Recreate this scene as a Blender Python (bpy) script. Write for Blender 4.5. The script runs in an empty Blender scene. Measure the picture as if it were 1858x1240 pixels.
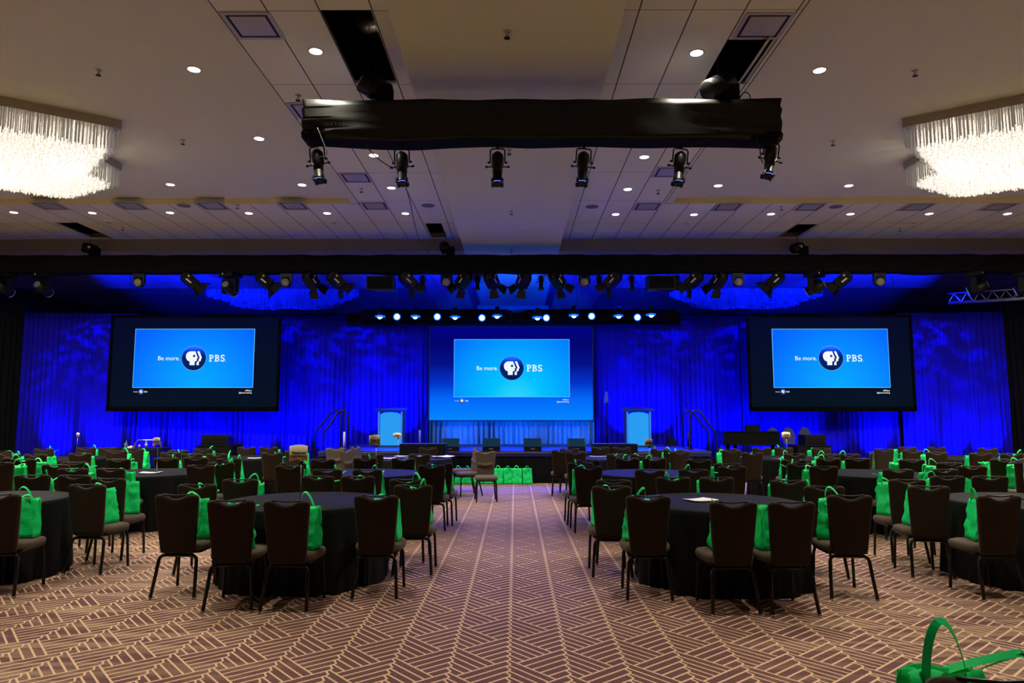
import bpy, bmesh, math, random
from mathutils import Vector, Matrix, noise
random.seed(7)
C = bpy.context.scene.collection
PI = math.pi

# ---------------------------------------------------------------- camera
F, CX, CY, EYE = 1280.0, 929.0, 620.0, 1.65
PITCH, YAW = math.atan(130 / F), math.atan(6 / F)
cd = bpy.data.cameras.new('camera')
cd.sensor_fit = 'HORIZONTAL'; cd.sensor_width = 36.0; cd.lens = F / 1858 * 36.0
cd.clip_end = 200
cam = bpy.data.objects.new('camera', cd); C.objects.link(cam)
cam.location = (0, 0, EYE)
cam.rotation_euler = (PI / 2 + PITCH, 0, YAW)
bpy.context.scene.camera = cam

# ---------------------------------------------------------------- world and exposure
vs = bpy.context.scene.view_settings
bpy.context.scene.display_settings.display_device = 'sRGB'
vs.view_transform = 'Standard'; vs.look = 'None'; vs.gamma = 1; vs.use_curve_mapping = False
vs.exposure = 0.0
w = bpy.data.worlds.new('world'); bpy.context.scene.world = w; w.use_nodes = True
w.node_tree.nodes['Background'].inputs[0].default_value = (0.3, 0.32, 0.4, 1)
w.node_tree.nodes['Background'].inputs[1].default_value = 0.02

BLUE = (0.0, 0.006, 1.0)
AZURE = (0.0, 0.16, 1.0)
WARM = (1.0, 0.93, 0.74)

def light(kind, loc, energy, color, target=None, **kw):
    d = bpy.data.lights.new(kind.lower() + '_lamp', kind); d.energy = energy; d.color = color
    for k, v in kw.items(): setattr(d, k, v)
    o = bpy.data.objects.new(kind.lower() + '_lamp', d); C.objects.link(o); o.location = loc
    if target is not None:
        v = Vector(target) - Vector(loc)
        o.rotation_euler = v.to_track_quat('-Z', 'Y').to_euler()
    return o

def gobo(lamp, scale, lo, hi, seed=0.0, stretch=(1, 1)):
    """break-up pattern disc inside a stage profile: noise over the beam direction"""
    d = lamp.data; d.use_nodes = True; nt = d.node_tree
    em = nt.nodes['Emission']
    tc = nt.nodes.new('ShaderNodeTexCoord')
    sx = nt.nodes.new('ShaderNodeSeparateXYZ'); nt.links.new(tc.outputs['Normal'], sx.inputs[0])
    dx = nt.nodes.new('ShaderNodeMath'); dx.operation = 'DIVIDE'
    dy = nt.nodes.new('ShaderNodeMath'); dy.operation = 'DIVIDE'
    nt.links.new(sx.outputs[0], dx.inputs[0]); nt.links.new(sx.outputs[2], dx.inputs[1])
    nt.links.new(sx.outputs[1], dy.inputs[0]); nt.links.new(sx.outputs[2], dy.inputs[1])
    cb = nt.nodes.new('ShaderNodeCombineXYZ'); cb.inputs[2].default_value = seed
    nt.links.new(dx.outputs[0], cb.inputs[0]); nt.links.new(dy.outputs[0], cb.inputs[1])
    mp = nt.nodes.new('ShaderNodeMapping'); mp.inputs['Scale'].default_value = (stretch[0], stretch[1], 1)
    nt.links.new(cb.outputs[0], mp.inputs[0])
    nz = nt.nodes.new('ShaderNodeTexNoise'); nz.inputs['Scale'].default_value = scale
    nz.inputs['Detail'].default_value = 2.5
    nt.links.new(mp.outputs[0], nz.inputs['Vector'])
    mr = nt.nodes.new('ShaderNodeMapRange'); mr.inputs[1].default_value = lo; mr.inputs[2].default_value = hi
    mr.inputs[3].default_value = 0.0; mr.inputs[4].default_value = 1.0
    nt.links.new(nz.outputs['Fac'], mr.inputs[0]); nt.links.new(mr.outputs[0], em.inputs['Strength'])
    em.inputs['Color'].default_value = (1, 1, 1, 1)

# blue LED washes standing at the foot of the drapes, aimed up the cloth
def path_y(x):                       # plan of the drape line
    a = abs(x)
    return 21.15 if a < 2.75 else 21.15 - (a - 2.75) / 11.0 * 1.1
for x in [-12.9, -11.7, -10.5, -9.5, -8.5, -7.5, -6.4, -5.4, -4.4, -3.3, 3.2, 4.2, 5.2, 6.2, 7.2, 8.2, 9.2, 10.2, 11.3, 12.3, 13.2]:
    y = path_y(x) - 0.62
    big = 3.2 < abs(x) < 7.2
    light('SPOT', (x, y, 0.18 if abs(x) > 4.7 else 0.9), 470 if big else 300, BLUE, (x, y + 1.9, 3.2),
          spot_size=math.radians(70), spot_blend=0.9, shadow_soft_size=0.05)
# patterned blue profiles on the long truss
for i, x in enumerate([-12.2, -9.6, -6.9, -4.4, 4.4, 6.9, 9.6, 12.2]):
    l = light('SPOT', (x * 0.93, 18.2, 5.1), 520 if abs(x) < 8 else 480, BLUE, (x, path_y(x), 2.7),
              spot_size=math.radians(62), spot_blend=0.6, shadow_soft_size=0.03)
    gobo(l, 9.0, 0.47, 0.63, seed=i * 3.1, stretch=(1, 1.7))
# azure wash on the cloth below the centre screen and on the stage
light('AREA', (0, 19.6, 4.0), 70, AZURE, (0, 21.1, 1.0), size=4.0, shape='RECTANGLE', size_y=0.3)
for x in (-1.6, 0, 1.6):
    light('SPOT', (x, 20.3, 0.85), 110, AZURE, (x, 21.1, 1.25), spot_size=math.radians(130), spot_blend=1, shadow_soft_size=0.1)
# moving heads on the long truss that throw blue onto the ceiling behind it
for x, e in ((-12.5, 900), (-10.0, 450), (-6.0, 260), (-3.2, 800), (3.2, 800), (6.0, 420), (9.5, 600), (12.5, 900)):
    light('SPOT', (x, 18.45, 5.0), e * 10, BLUE, (x, 25.2, 6.35), spot_size=math.radians(44), spot_blend=0.5, shadow_soft_size=0.08)
light('SPOT', (0, 18.45, 4.8), 7000, (0.0, 0.05, 1.0), (0, 25.5, 6.02), spot_size=math.radians(34), spot_blend=0.5, shadow_soft_size=0.08)

# ---------------------------------------------------------------- pixel <-> place helpers (depth is always a real one)
def ray(px, py):
    v = Vector(((px - CX) / F, 1.0, -(py - CY) / F))
    c, s = math.cos(PITCH), math.sin(PITCH)
    v = Vector((v.x, v.y * c - v.z * s, v.y * s + v.z * c))
    c, s = math.cos(YAW), math.sin(YAW)
    return Vector((v.x * c - v.y * s, v.x * s + v.y * c, v.z))
def atz(px, py, z):
    r = ray(px, py); t = (z - EYE) / r.z
    return (r.x * t, r.y * t, z)
def aty(px, py, y):
    r = ray(px, py); t = y / r.y
    return (r.x * t, y, EYE + r.z * t)

# ---------------------------------------------------------------- mesh helper
class G:
    def __init__(s): s.v = []; s.f = []; s.m = []; s.sm = []
    def add(s, vs_, fs, m=0, smooth=False):
        b = len(s.v); s.v += [tuple(p) for p in vs_]
        for f in fs: s.f.append(tuple(b + i for i in f)); s.m.append(m); s.sm.append(smooth)
        return s
    def box(s, c, d, rz=0, m=0, M=None, taper=1.0):
        x, y, z = d[0] / 2, d[1] / 2, d[2] / 2
        P = []
        for k in (-1, 1):
            t = taper if k == 1 else 1.0
            for i, j in ((-1, -1), (1, -1), (1, 1), (-1, 1)):
                p = Vector((i * x * t, j * y * t, k * z))
                if M is not None: p = M @ p
                elif rz: p = Matrix.Rotation(rz, 3, 'Z') @ p
                P.append(p + Vector(c))
        return s.add(P, [(3, 2, 1, 0), (4, 5, 6, 7), (0, 1, 5, 4), (1, 2, 6, 5), (2, 3, 7, 6), (3, 0, 4, 7)], m)
    def tube(s, pts, r, n=8, m=0, cap=True, closed=False):
        pts = [Vector(p) for p in pts]; N = len(pts)
        rr = r if isinstance(r, (list, tuple)) else [r] * N
        up = None; P = []
        for i, p in enumerate(pts):
            if closed: t = pts[(i + 1) % N] - pts[i - 1]
            else: t = pts[min(i + 1, N - 1)] - pts[max(i - 1, 0)]
            t.normalize()
            if up is None:
                up = Vector((0, 0, 1)) if abs(t.z) < 0.9 else Vector((1, 0, 0))
            a = t.cross(up).normalized(); b = a.cross(t).normalized(); up = b
            for k in range(n):
                q = 2 * PI * k / n
                P.append(p + (a * math.cos(q) + b * math.sin(q)) * rr[i])
        fs = []
        for i in range(N if closed else N - 1):
            j = (i + 1) % N
            for k in range(n):
                fs.append((i * n + k, i * n + (k + 1) % n, j * n + (k + 1) % n, j * n + k))
        s.add(P, fs, m, True)
        if cap and not closed:
            s.add(P[:n], [tuple(range(n))], m); s.add(P[-n:], [tuple(reversed(range(n)))], m)
        return s
    def lathe(s, prof, n=20, c=(0, 0, 0), axis=None, m=0, smooth=True):
        P = []; M = Matrix.Identity(3)
        if axis is not None: M = Vector(axis).to_track_quat('Z', 'Y').to_matrix()
        for r, z in prof:
            for k in range(n):
                q = 2 * PI * k / n
                P.append(M @ Vector((r * math.cos(q), r * math.sin(q), z)) + Vector(c))
        fs = []
        for i in range(len(prof) - 1):
            for k in range(n):
                fs.append((i * n + k, i * n + (k + 1) % n, (i + 1) * n + (k + 1) % n, (i + 1) * n + k))
        s.add(P, fs, m, smooth)
        if prof[0][0] > 1e-4: s.add(P[:n], [tuple(reversed(range(n)))], m)
        if prof[-1][0] > 1e-4: s.add(P[-n:], [tuple(range(n))], m)
        return s
    def grid(s, fn, nu, nv, m=0, smooth=True, wrap=False):
        P = [fn(i / nu, j / nv) for j in range(nv + 1) for i in range(nu + (0 if wrap else 1))]
        W = nu if wrap else nu + 1; fs = []
        for j in range(nv):
            for i in range(nu):
                a = j * W + i; b = j * W + (i + 1) % W
                fs.append((a, b, b + W, a + W))
        return s.add(P, fs, m, smooth)
    def poly(s, pts, d, m=0):            # prism from a 3D polygon, extruded by vector d
        n = len(pts); d = Vector(d)
        P = [Vector(p) for p in pts] + [Vector(p) + d for p in pts]
        return s.add(P, [tuple(range(n)), tuple(reversed(range(n, 2 * n)))] + [(i, i + n, (i + 1) % n + n, (i + 1) % n) for i in range(n)], m)
    def build(s, name, mats, parent=None, loc=(0, 0, 0), rz=0):
        me = bpy.data.meshes.new(name); me.from_pydata(s.v, [], s.f)
        if not isinstance(mats, (list, tuple)): mats = [mats]
        for a in mats: me.materials.append(a)
        me.polygons.foreach_set('material_index', s.m); me.polygons.foreach_set('use_smooth', s.sm)
        bm = bmesh.new(); bm.from_mesh(me); bmesh.ops.remove_doubles(bm, verts=bm.verts, dist=1e-5)
        bmesh.ops.recalc_face_normals(bm, faces=bm.faces); bm.to_mesh(me); bm.free()
        me.update()
        o = bpy.data.objects.new(name, me); C.objects.link(o); o.location = loc; o.rotation_euler = (0, 0, rz)
        if parent: o.parent = parent
        return o

def thing(name, label, cat, loc=(0, 0, 0), rz=0, group=None):
    o = bpy.data.objects.new(name, None); C.objects.link(o); o.empty_display_size = 0.1
    o.location = loc; o.rotation_euler = (0, 0, rz); o['label'] = label; o['category'] = cat
    if group: o['group'] = group
    return o
def tag(o, label, cat, group=None, kind=None):
    o['label'] = label; o['category'] = cat
    if group: o['group'] = group
    if kind: o['kind'] = kind
    return o
def struct(o): o['kind'] = 'structure'; return o
def dup(root, loc, rz, label=None, group=None, rot=None, sc=None):
    r = root.copy(); C.objects.link(r); r.location = loc
    r.rotation_euler = rot if rot is not None else (0, 0, rz)
    if sc is not None: r.scale = sc
    if label: r['label'] = label
    if group: r['group'] = group
    for ch in list(root.children):
        c = ch.copy(); C.objects.link(c); c.parent = r
        for g in ch.children:
            d = g.copy(); C.objects.link(d); d.parent = c
    return r
ORD = ['first', 'second', 'third', 'fourth', 'fifth', 'sixth', 'seventh', 'eighth', 'ninth', 'tenth', 'eleventh', 'twelfth', 'thirteenth', 'fourteenth', 'fifteenth']
def nth(i, n):
    if n == 1: return 'the only'
    if i == 0: return 'leftmost'
    if i == n - 1: return 'rightmost'
    if i >= n - 1 - 2 and n > 4 and i > n / 2: return ORD[n - 1 - i] + ' from the right'
    return ORD[i] + ' from the left'

# ---------------------------------------------------------------- materials
def mat(name, col, rough=0.6, metal=0.0, spec=0.5, emit=None, es=0.0, noise_amt=0.0, nscale=40, sheen=0.0, bump=0.0, bscale=200, trans=0.0, coat=0.0):
    m = bpy.data.materials.new(name); m.use_nodes = True; nt = m.node_tree; b = nt.nodes['Principled BSDF']
    b.inputs['Base Color'].default_value = (*col, 1); b.inputs['Roughness'].default_value = rough
    b.inputs['Metallic'].default_value = metal; b.inputs['Specular IOR Level'].default_value = spec
    if sheen: b.inputs['Sheen Weight'].default_value = sheen
    if coat: b.inputs['Coat Weight'].default_value = coat
    if trans: b.inputs['Transmission Weight'].default_value = trans
    if emit: b.inputs['Emission Color'].default_value = (*emit, 1); b.inputs['Emission Strength'].default_value = es
    if noise_amt or bump:
        tc = nt.nodes.new('ShaderNodeTexCoord')
    if noise_amt:
        nz = nt.nodes.new('ShaderNodeTexNoise'); nz.inputs['Scale'].default_value = nscale; nz.inputs['Detail'].default_value = 4
        nt.links.new(tc.outputs['Object'], nz.inputs['Vector'])
        rp = nt.nodes.new('ShaderNodeMapRange'); rp.inputs[3].default_value = 1 - noise_amt; rp.inputs[4].default_value = 1 + noise_amt
        nt.links.new(nz.outputs['Fac'], rp.inputs[0])
        mx = nt.nodes.new('ShaderNodeVectorMath'); mx.operation = 'SCALE'; mx.inputs[0].default_value = col
        nt.links.new(rp.outputs[0], mx.inputs['Scale']); nt.links.new(mx.outputs[0], b.inputs['Base Color'])
    if bump:
        n2 = nt.nodes.new('ShaderNodeTexNoise'); n2.inputs['Scale'].default_value = bscale; n2.inputs['Detail'].default_value = 3
        nt.links.new(tc.outputs['Object'], n2.inputs['Vector'])
        bp = nt.nodes.new('ShaderNodeBump'); bp.inputs['Strength'].default_value = bump; bp.inputs['Distance'].default_value = 0.01
        nt.links.new(n2.outputs['Fac'], bp.inputs['Height']); nt.links.new(bp.outputs[0], b.inputs['Normal'])
    return m

def nmath(nt, op, a, b=None, clamp=False):
    n = nt.nodes.new('ShaderNodeMath'); n.operation = op; n.use_clamp = clamp
    for i, v in enumerate((a, b)):
        if v is None: continue
        if isinstance(v, (int, float)): n.inputs[i].default_value = v
        else: nt.links.new(v, n.inputs[i])
    return n.outputs[0]
def mixcol(nt, fac, a, b):
    n = nt.nodes.new('ShaderNodeMix'); n.data_type = 'RGBA'
    if isinstance(fac, (int, float)): n.inputs[0].default_value = fac
    else: nt.links.new(fac, n.inputs[0])
    for i, v in ((6, a), (7, b)):
        if isinstance(v, tuple): n.inputs[i].default_value = (*v, 1)
        else: nt.links.new(v, n.inputs[i])
    return n.outputs[2]

def carpet_material():
    m = bpy.data.materials.new('carpet'); m.use_nodes = True; nt = m.node_tree; bs = nt.nodes['Principled BSDF']
    tc = nt.nodes.new('ShaderNodeTexCoord'); sp = nt.nodes.new('ShaderNodeSeparateXYZ'); nt.links.new(tc.outputs['Object'], sp.inputs[0])
    M = lambda op, a, b=None, c=False: nmath(nt, op, a, b, c)
    W = 0.385; PER = 0.5
    u = M('DIVIDE', M('ADD', sp.outputs[0], 0.045), W)
    k = M('FLOOR', u); x = M('MULTIPLY', M('SUBTRACT', u, k), W)
    y = M('ADD', sp.outputs[1], M('MULTIPLY', k, 0.27))
    a = M('DIVIDE', M('SUBTRACT', M('ADD', y, M('MULTIPLY', x, 1.17)), 5.44), PER)
    b = M('DIVIDE', M('SUBTRACT', M('SUBTRACT', y, M('MULTIPLY', x, 0.87)), 4.83), PER)
    nA = M('CEIL', a); nB = M('CEIL', b)
    isa = M('GREATER_THAN', M('SUBTRACT', nB, nA), 0.5)
    ta = M('SUBTRACT', nA, a); tb = M('SUBTRACT', nB, b)
    t = M('ADD', M('MULTIPLY', isa, ta), M('MULTIPLY', M('SUBTRACT', 1.0, isa), tb))
    fr = M('FRACT', M('MULTIPLY', t, 5.0))
    line = M('LESS_THAN', fr, 0.21)
    def tri(v): return M('MULTIPLY', M('SUBTRACT', M('ABSOLUTE', M('SUBTRACT', M('FRACT', M('MULTIPLY', v, 10.0)), 0.5)), 0.25), 0.055)
    y2 = M('ADD', y, 0.27)
    d = M('MINIMUM', M('ABSOLUTE', M('ADD', x, tri(y))), M('ABSOLUTE', M('ADD', M('SUBTRACT', x, W), tri(y2))))
    seam = M('LESS_THAN', d, 0.0075)
    line = M('MAXIMUM', line, seam, True)
    nz = nt.nodes.new('ShaderNodeTexNoise'); nz.inputs['Scale'].default_value = 95; nz.inputs['Detail'].default_value = 3
    nt.links.new(tc.outputs['Object'], nz.inputs['Vector'])
    mp = nt.nodes.new('ShaderNodeMapping'); mp.inputs['Scale'].default_value = (0.55, 6.0, 1); nt.links.new(tc.outputs['Object'], mp.inputs[0])
    n2 = nt.nodes.new('ShaderNodeTexNoise'); n2.inputs['Scale'].default_value = 1.3; n2.inputs['Detail'].default_value = 3; nt.links.new(mp.outputs[0], n2.inputs['Vector'])
    streak = nt.nodes.new('ShaderNodeMapRange'); streak.inputs[1].default_value = 0.45; streak.inputs[2].default_value = 0.62; nt.links.new(n2.outputs['Fac'], streak.inputs[0])
    # the pile turns browner in broad streaks away from the aisle
    side = nt.nodes.new('ShaderNodeMapRange'); side.inputs[1].default_value = 1.2; side.inputs[2].default_value = 2.8
    nt.links.new(M('ABSOLUTE', sp.outputs[0]), side.inputs[0])
    sf = M('MULTIPLY', streak.outputs[0], M('ADD', M('MULTIPLY', side.outputs[0], 0.92), 0.06))
    dark = mixcol(nt, sf, (0.135, 0.062, 0.064), (0.300, 0.190, 0.130))
    pile = nt.nodes.new('ShaderNodeMapRange'); pile.inputs[1].default_value = 0.3; pile.inputs[2].default_value = 0.7; pile.inputs[3].default_value = 0.72; pile.inputs[4].default_value = 1.25
    nt.links.new(nz.outputs['Fac'], pile.inputs[0])
    col = mixcol(nt, line, dark, (0.66, 0.44, 0.28))
    sc = nt.nodes.new('ShaderNodeVectorMath'); sc.operation = 'SCALE'; nt.links.new(col, sc.inputs[0]); nt.links.new(pile.outputs[0], sc.inputs['Scale'])
    nt.links.new(sc.outputs[0], bs.inputs['Base Color']); bs.inputs['Roughness'].default_value = 0.95; bs.inputs['Specular IOR Level'].default_value = 0.1
    bp = nt.nodes.new('ShaderNodeBump'); bp.inputs['Strength'].default_value = 0.35; bp.inputs['Distance'].default_value = 0.01
    nt.links.new(nz.outputs['Fac'], bp.inputs['Height']); nt.links.new(bp.outputs[0], bs.inputs['Normal'])
    return m

def tile_material():
    m = bpy.data.materials.new('ceiling_tile'); m.use_nodes = True; nt = m.node_tree; bs = nt.nodes['Principled BSDF']
    tc = nt.nodes.new('ShaderNodeTexCoord'); sp = nt.nodes.new('ShaderNodeSeparateXYZ'); nt.links.new(tc.outputs['Object'], sp.inputs[0])
    M = lambda op, a, b=None, c=False: nmath(nt, op, a, b, c)
    left = M('LESS_THAN', sp.outputs[0], 0.0)
    off = M('ADD', 0.63, M('MULTIPLY', left, -0.0))
    xl = M('ADD', sp.outputs[0], 1.675); xr = M('SUBTRACT', sp.outputs[0], 1.455)
    x = M('ADD', M('MULTIPLY', left, xl), M('MULTIPLY', M('SUBTRACT', 1.0, left), xr))
    fx = M('FRACT', M('ADD', M('DIVIDE', x, 0.618), 0.5)); dx = M('MULTIPLY', M('ABSOLUTE', M('SUBTRACT', fx, 0.5)), 0.618)
    fy = M('FRACT', M('ADD', M('DIVIDE', M('SUBTRACT', sp.outputs[1], 9.70), 1.865), 0.5)); dy = M('MULTIPLY', M('ABSOLUTE', M('SUBTRACT', fy, 0.5)), 1.865)
    ln = M('MAXIMUM', M('LESS_THAN', dx, 0.009), M('MULTIPLY', M('LESS_THAN', dy, 0.007), 0.75))
    nz = nt.nodes.new('ShaderNodeTexNoise'); nz.inputs['Scale'].default_value = 120; nt.links.new(tc.outputs['Object'], nz.inputs['Vector'])
    base = mixcol(nt, nz.outputs['Fac'], (0.68, 0.70, 0.585), (0.74, 0.76, 0.645))
    col = mixcol(nt, ln, base, (0.10, 0.095, 0.09))
    nt.links.new(col, bs.inputs['Base Color']); bs.inputs['Roughness'].default_value = 0.9; bs.inputs['Specular IOR Level'].default_value = 0.2
    return m

M_carpet = carpet_material(); M_tile = tile_material()
M_plaster = mat('painted_plaster', (0.62, 0.64, 0.51), 0.85, spec=0.2, noise_amt=0.03, nscale=60)
M_beam = mat('beam_paint', (0.36, 0.32, 0.25), 0.85, spec=0.2, noise_amt=0.03)
M_fascia = mat('fascia_paint', (0.74, 0.62, 0.40), 0.8, spec=0.2)
M_wall = mat('wall_covering', (0.16, 0.13, 0.10), 0.9, noise_amt=0.05, nscale=15)
M_dark = mat('plenum_dark', (0.012, 0.012, 0.012), 0.95)
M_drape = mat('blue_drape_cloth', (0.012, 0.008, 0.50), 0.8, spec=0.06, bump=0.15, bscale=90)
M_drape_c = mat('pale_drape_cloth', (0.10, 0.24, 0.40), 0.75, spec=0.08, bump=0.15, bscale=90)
M_black = mat('black_drape_cloth', (0.007, 0.007, 0.008), 0.9, spec=0.08, noise_amt=0.2)
M_satin = mat('black_truss_wrap', (0.007, 0.0066, 0.006), 0.42, spec=0.4)
M_linen = mat('black_table_linen', (0.0125, 0.012, 0.014), 0.75, spec=0.06, noise_amt=0.12, nscale=300)
M_chairback = mat('chair_back_rear_dark', (0.030, 0.0185, 0.0115), 0.8, spec=0.12, noise_amt=0.14, nscale=220, bump=0.15, bscale=260, sheen=0.04)  # darker brown set on the rear faces of the backrest
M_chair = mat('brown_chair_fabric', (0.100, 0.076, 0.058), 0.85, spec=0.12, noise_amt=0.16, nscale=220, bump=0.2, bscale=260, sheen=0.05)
M_leg = mat('black_chair_frame', (0.007, 0.006, 0.005), 0.3, spec=0.3)
M_glide = mat('chair_glide', (0.5, 0.5, 0.5), 0.25, metal=0.9)
M_bag = mat('green_tote_fabric', (0.0, 0.74, 0.17), 0.6, spec=0.3, noise_amt=0.12, nscale=25, bump=0.3, bscale=30)
M_bagin = mat('green_tote_strap', (0.0, 0.78, 0.20), 0.6, spec=0.3)
for mm in (M_bag, M_bagin):
    b = mm.node_tree.nodes['Principled BSDF']; b.inputs['Subsurface Weight'].default_value = 0.0
M_metal = mat('black_fixture_metal', (0.006, 0.006, 0.007), 0.42, spec=0.25)
M_steel = mat('brushed_steel', (0.55, 0.55, 0.56), 0.3, metal=1.0)
M_paper = mat('white_paper', (0.75, 0.74, 0.72), 0.7)
M_cream = mat('cream_card', (0.80, 0.70, 0.46), 0.6, emit=None)
M_orange = mat('orange_print', (0.75, 0.22, 0.10), 0.6)
M_ink = mat('black_ink', (0.01, 0.01, 0.01), 0.6)
M_yellow = mat('yellow_sticker', (0.85, 0.55, 0.04), 0.5)
M_white = mat('white_sticker', (0.8, 0.8, 0.8), 0.5)
M_red = mat('red_sticker', (0.7, 0.02, 0.05), 0.5)
M_vent = mat('vent_metal', (0.42, 0.41, 0.39), 0.35, spec=0.5)
M_grille = mat('speaker_grille', (0.16, 0.16, 0.17), 0.6)
M_lampglass = mat('downlight_lens', (1, 1, 1), 0.5, emit=(1.0, 0.90, 0.80), es=12.0)
M_offlens = mat('unlit_downlight_lens', (0.6, 0.6, 0.62), 0.3)
M_crystal = mat('crystal_glass', (0.50, 0.49, 0.47), 0.12, spec=0.8, emit=(1.0, 0.90, 0.78), es=0.06)
M_glow = mat('lit_crystal', (0.7, 0.69, 0.66), 0.25, emit=(1.0, 0.88, 0.76), es=0.62)
M_crystal_off = mat('unlit_crystal', (0.75, 0.76, 0.8), 0.15, spec=0.8)
M_chframe = mat('chandelier_canopy', (0.42, 0.38, 0.32), 0.35, metal=0.3)
M_stage = mat('stage_deck', (0.018, 0.018, 0.130), 0.5, spec=0.25, noise_amt=0.1, nscale=8)
M_pod = mat('lectern_silver', (0.03, 0.07, 0.18), 0.3, spec=0.2)
M_monitor = mat('monitor_grille', (0.004, 0.030, 0.075), 0.8, spec=0.05, noise_amt=0.15, nscale=200)
M_cable = mat('cable_rubber', (0.012, 0.013, 0.013), 0.4)
M_bluefab = mat('blue_chair_fabric', (0.05, 0.05, 0.16), 0.8)
M_piano = mat('black_lacquer', (0.006, 0.006, 0.008), 0.25, spec=0.2)
def emis(name, col, s):
    return mat(name, (0.02, 0.02, 0.02), 0.6, emit=col, es=s)
M_bluelens = emis('lit_blue_lens', (0.45, 0.65, 1.0), 5.0)
M_bluelens2 = emis('lit_blue_halo_ring', (0.0, 0.10, 1.0), 2.0)
M_led = emis('blue_led', (0.12, 0.16, 1.0), 5.0)
M_podpanel = emis('backlit_acrylic', (0.0, 0.36, 1.0), 0.85)

TABLES = {
    'L1': (-2.14, 7.24, [(-3.28, 7.38, 1), (-3.06, 7.96, 1), (-3.0, 6.5, 1), (-2.4, 6.11, 1), (-2.31, 8.38, 1), (-1.92, 6.08, 1), (-1.85, 8.37, 1), (-1.29, 6.45, 1), (-1.21, 7.97, 1), (-1.04, 7.33, 1)]),
    'R1': (2.05, 7.16, [(0.98, 7.25, 1), (1.09, 7.9, 1), (1.24, 6.42, 1), (1.81, 6.02, 1), (1.82, 8.26, 1), (2.28, 6.02, 1), (2.31, 8.22, 1), (2.94, 6.47, 1), (3.0, 7.86, 1), (3.12, 7.24, 1)]),
    'LL1': (-5.56, 7.34, [(-5.75, 8.48, 1), (-5.23, 8.46, 0), (-4.74, 6.52, 1), (-4.59, 8.05, 1), (-4.41, 7.37, 1)]),
    'RR1': (5.28, 7.24, [(4.19, 7.25, 1), (4.32, 6.43, 1), (4.35, 7.96, 1), (5.05, 8.38, 1), (5.54, 8.38, 1)]),
    'L2': (-2.21, 10.58, [(-3.23, 10.55, 1), (-3.11, 10.0, 1), (-3.09, 11.43, 0), (-2.46, 9.41, 1), (-2.46, 11.72, 1), (-1.93, 9.37, 1), (-1.84, 11.65, 1), (-1.25, 10.11, 1), (-1.12, 10.56, 1)]),
    'R2': (2.03, 10.55, [(1.01, 10.57, 1), (1.07, 9.91, 1), (1.14, 11.25, 0), (1.76, 9.34, 0), (1.83, 11.74, 1), (2.27, 11.67, 1), (2.33, 9.43, 1), (2.91, 11.33, 1), (2.95, 9.92, 1), (3.07, 10.46, 1)]),
    'LL2': (-5.5, 10.67, [(-6.62, 10.71, 1), (-6.56, 10.19, 1), (-6.36, 11.42, 1), (-5.88, 9.54, 1), (-5.74, 11.7, 1), (-5.38, 9.55, 1), (-5.31, 11.85, 0), (-4.65, 11.57, 1), (-4.51, 10.1, 1), (-4.42, 10.66, 1)]),
    'RR2': (5.31, 10.57, [(4.16, 10.47, 1), (4.33, 9.93, 1), (4.41, 11.33, 1), (5.02, 9.44, 1), (5.11, 11.67, 1), (5.58, 11.67, 1), (5.61, 9.45, 1), (6.27, 9.94, 1), (6.28, 11.34, 1), (6.44, 10.63, 1)]),
    'LLL2': (-8.84, 10.63, [(-8.47, 11.69, 1), (-7.88, 11.41, 1), (-7.71, 10.65, 1)]),
    'RRR2': (8.87, 10.75, [(7.79, 10.84, 1), (7.81, 11.48, 1)]),
    'L3': (-2.08, 14.05, [(-2.57, 12.82, 0), (-1.88, 15.29, 0), (-1.72, 12.82, 0)]),
    'R3': (2.08, 14.15, [(0.92, 14.17, 1), (1.13, 14.83, 0), (1.21, 13.57, 0), (1.83, 12.84, 1), (1.85, 15.43, 1), (2.28, 12.84, 1), (2.31, 15.44, 0), (3.01, 14.84, 1), (3.11, 13.77, 1), (3.19, 14.39, 1)]),
    'LL3': (-5.49, 14.2, [(-6.69, 14.13, 1), (-6.5, 14.79, 1), (-6.47, 13.34, 1), (-5.89, 12.98, 1), (-5.86, 15.52, 0), (-5.42, 12.98, 1), (-5.38, 15.53, 1), (-4.6, 13.35, 1), (-4.32, 13.94, 1)]),
    'RR3': (5.5, 14.15, [(4.29, 14.18, 1), (4.44, 13.39, 1), (4.46, 14.96, 0), (5.09, 13.03, 1), (5.29, 15.33, 1), (5.67, 12.93, 1), (5.76, 15.33, 1), (6.03, 12.93, 1), (6.46, 15.09, 1), (6.69, 13.4, 0)]),
    'LLL3': (-8.91, 14.05, [(-10.06, 13.91, 1), (-9.81, 14.78, 1), (-9.22, 15.26, 1), (-9.12, 12.79, 1), (-8.75, 15.26, 0), (-8.63, 12.79, 1), (-8.02, 13.09, 1), (-7.83, 13.92, 1), (-7.82, 14.56, 1)]),
    'RRR3': (8.95, 14.35, [(7.61, 14.75, 1), (7.91, 14.12, 1), (7.97, 13.52, 1), (8.55, 15.59, 1), (8.61, 13.3, 1), (9.06, 13.05, 1), (9.19, 15.59, 0), (9.64, 13.42, 1), (9.99, 15.11, 0)]),
}

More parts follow.
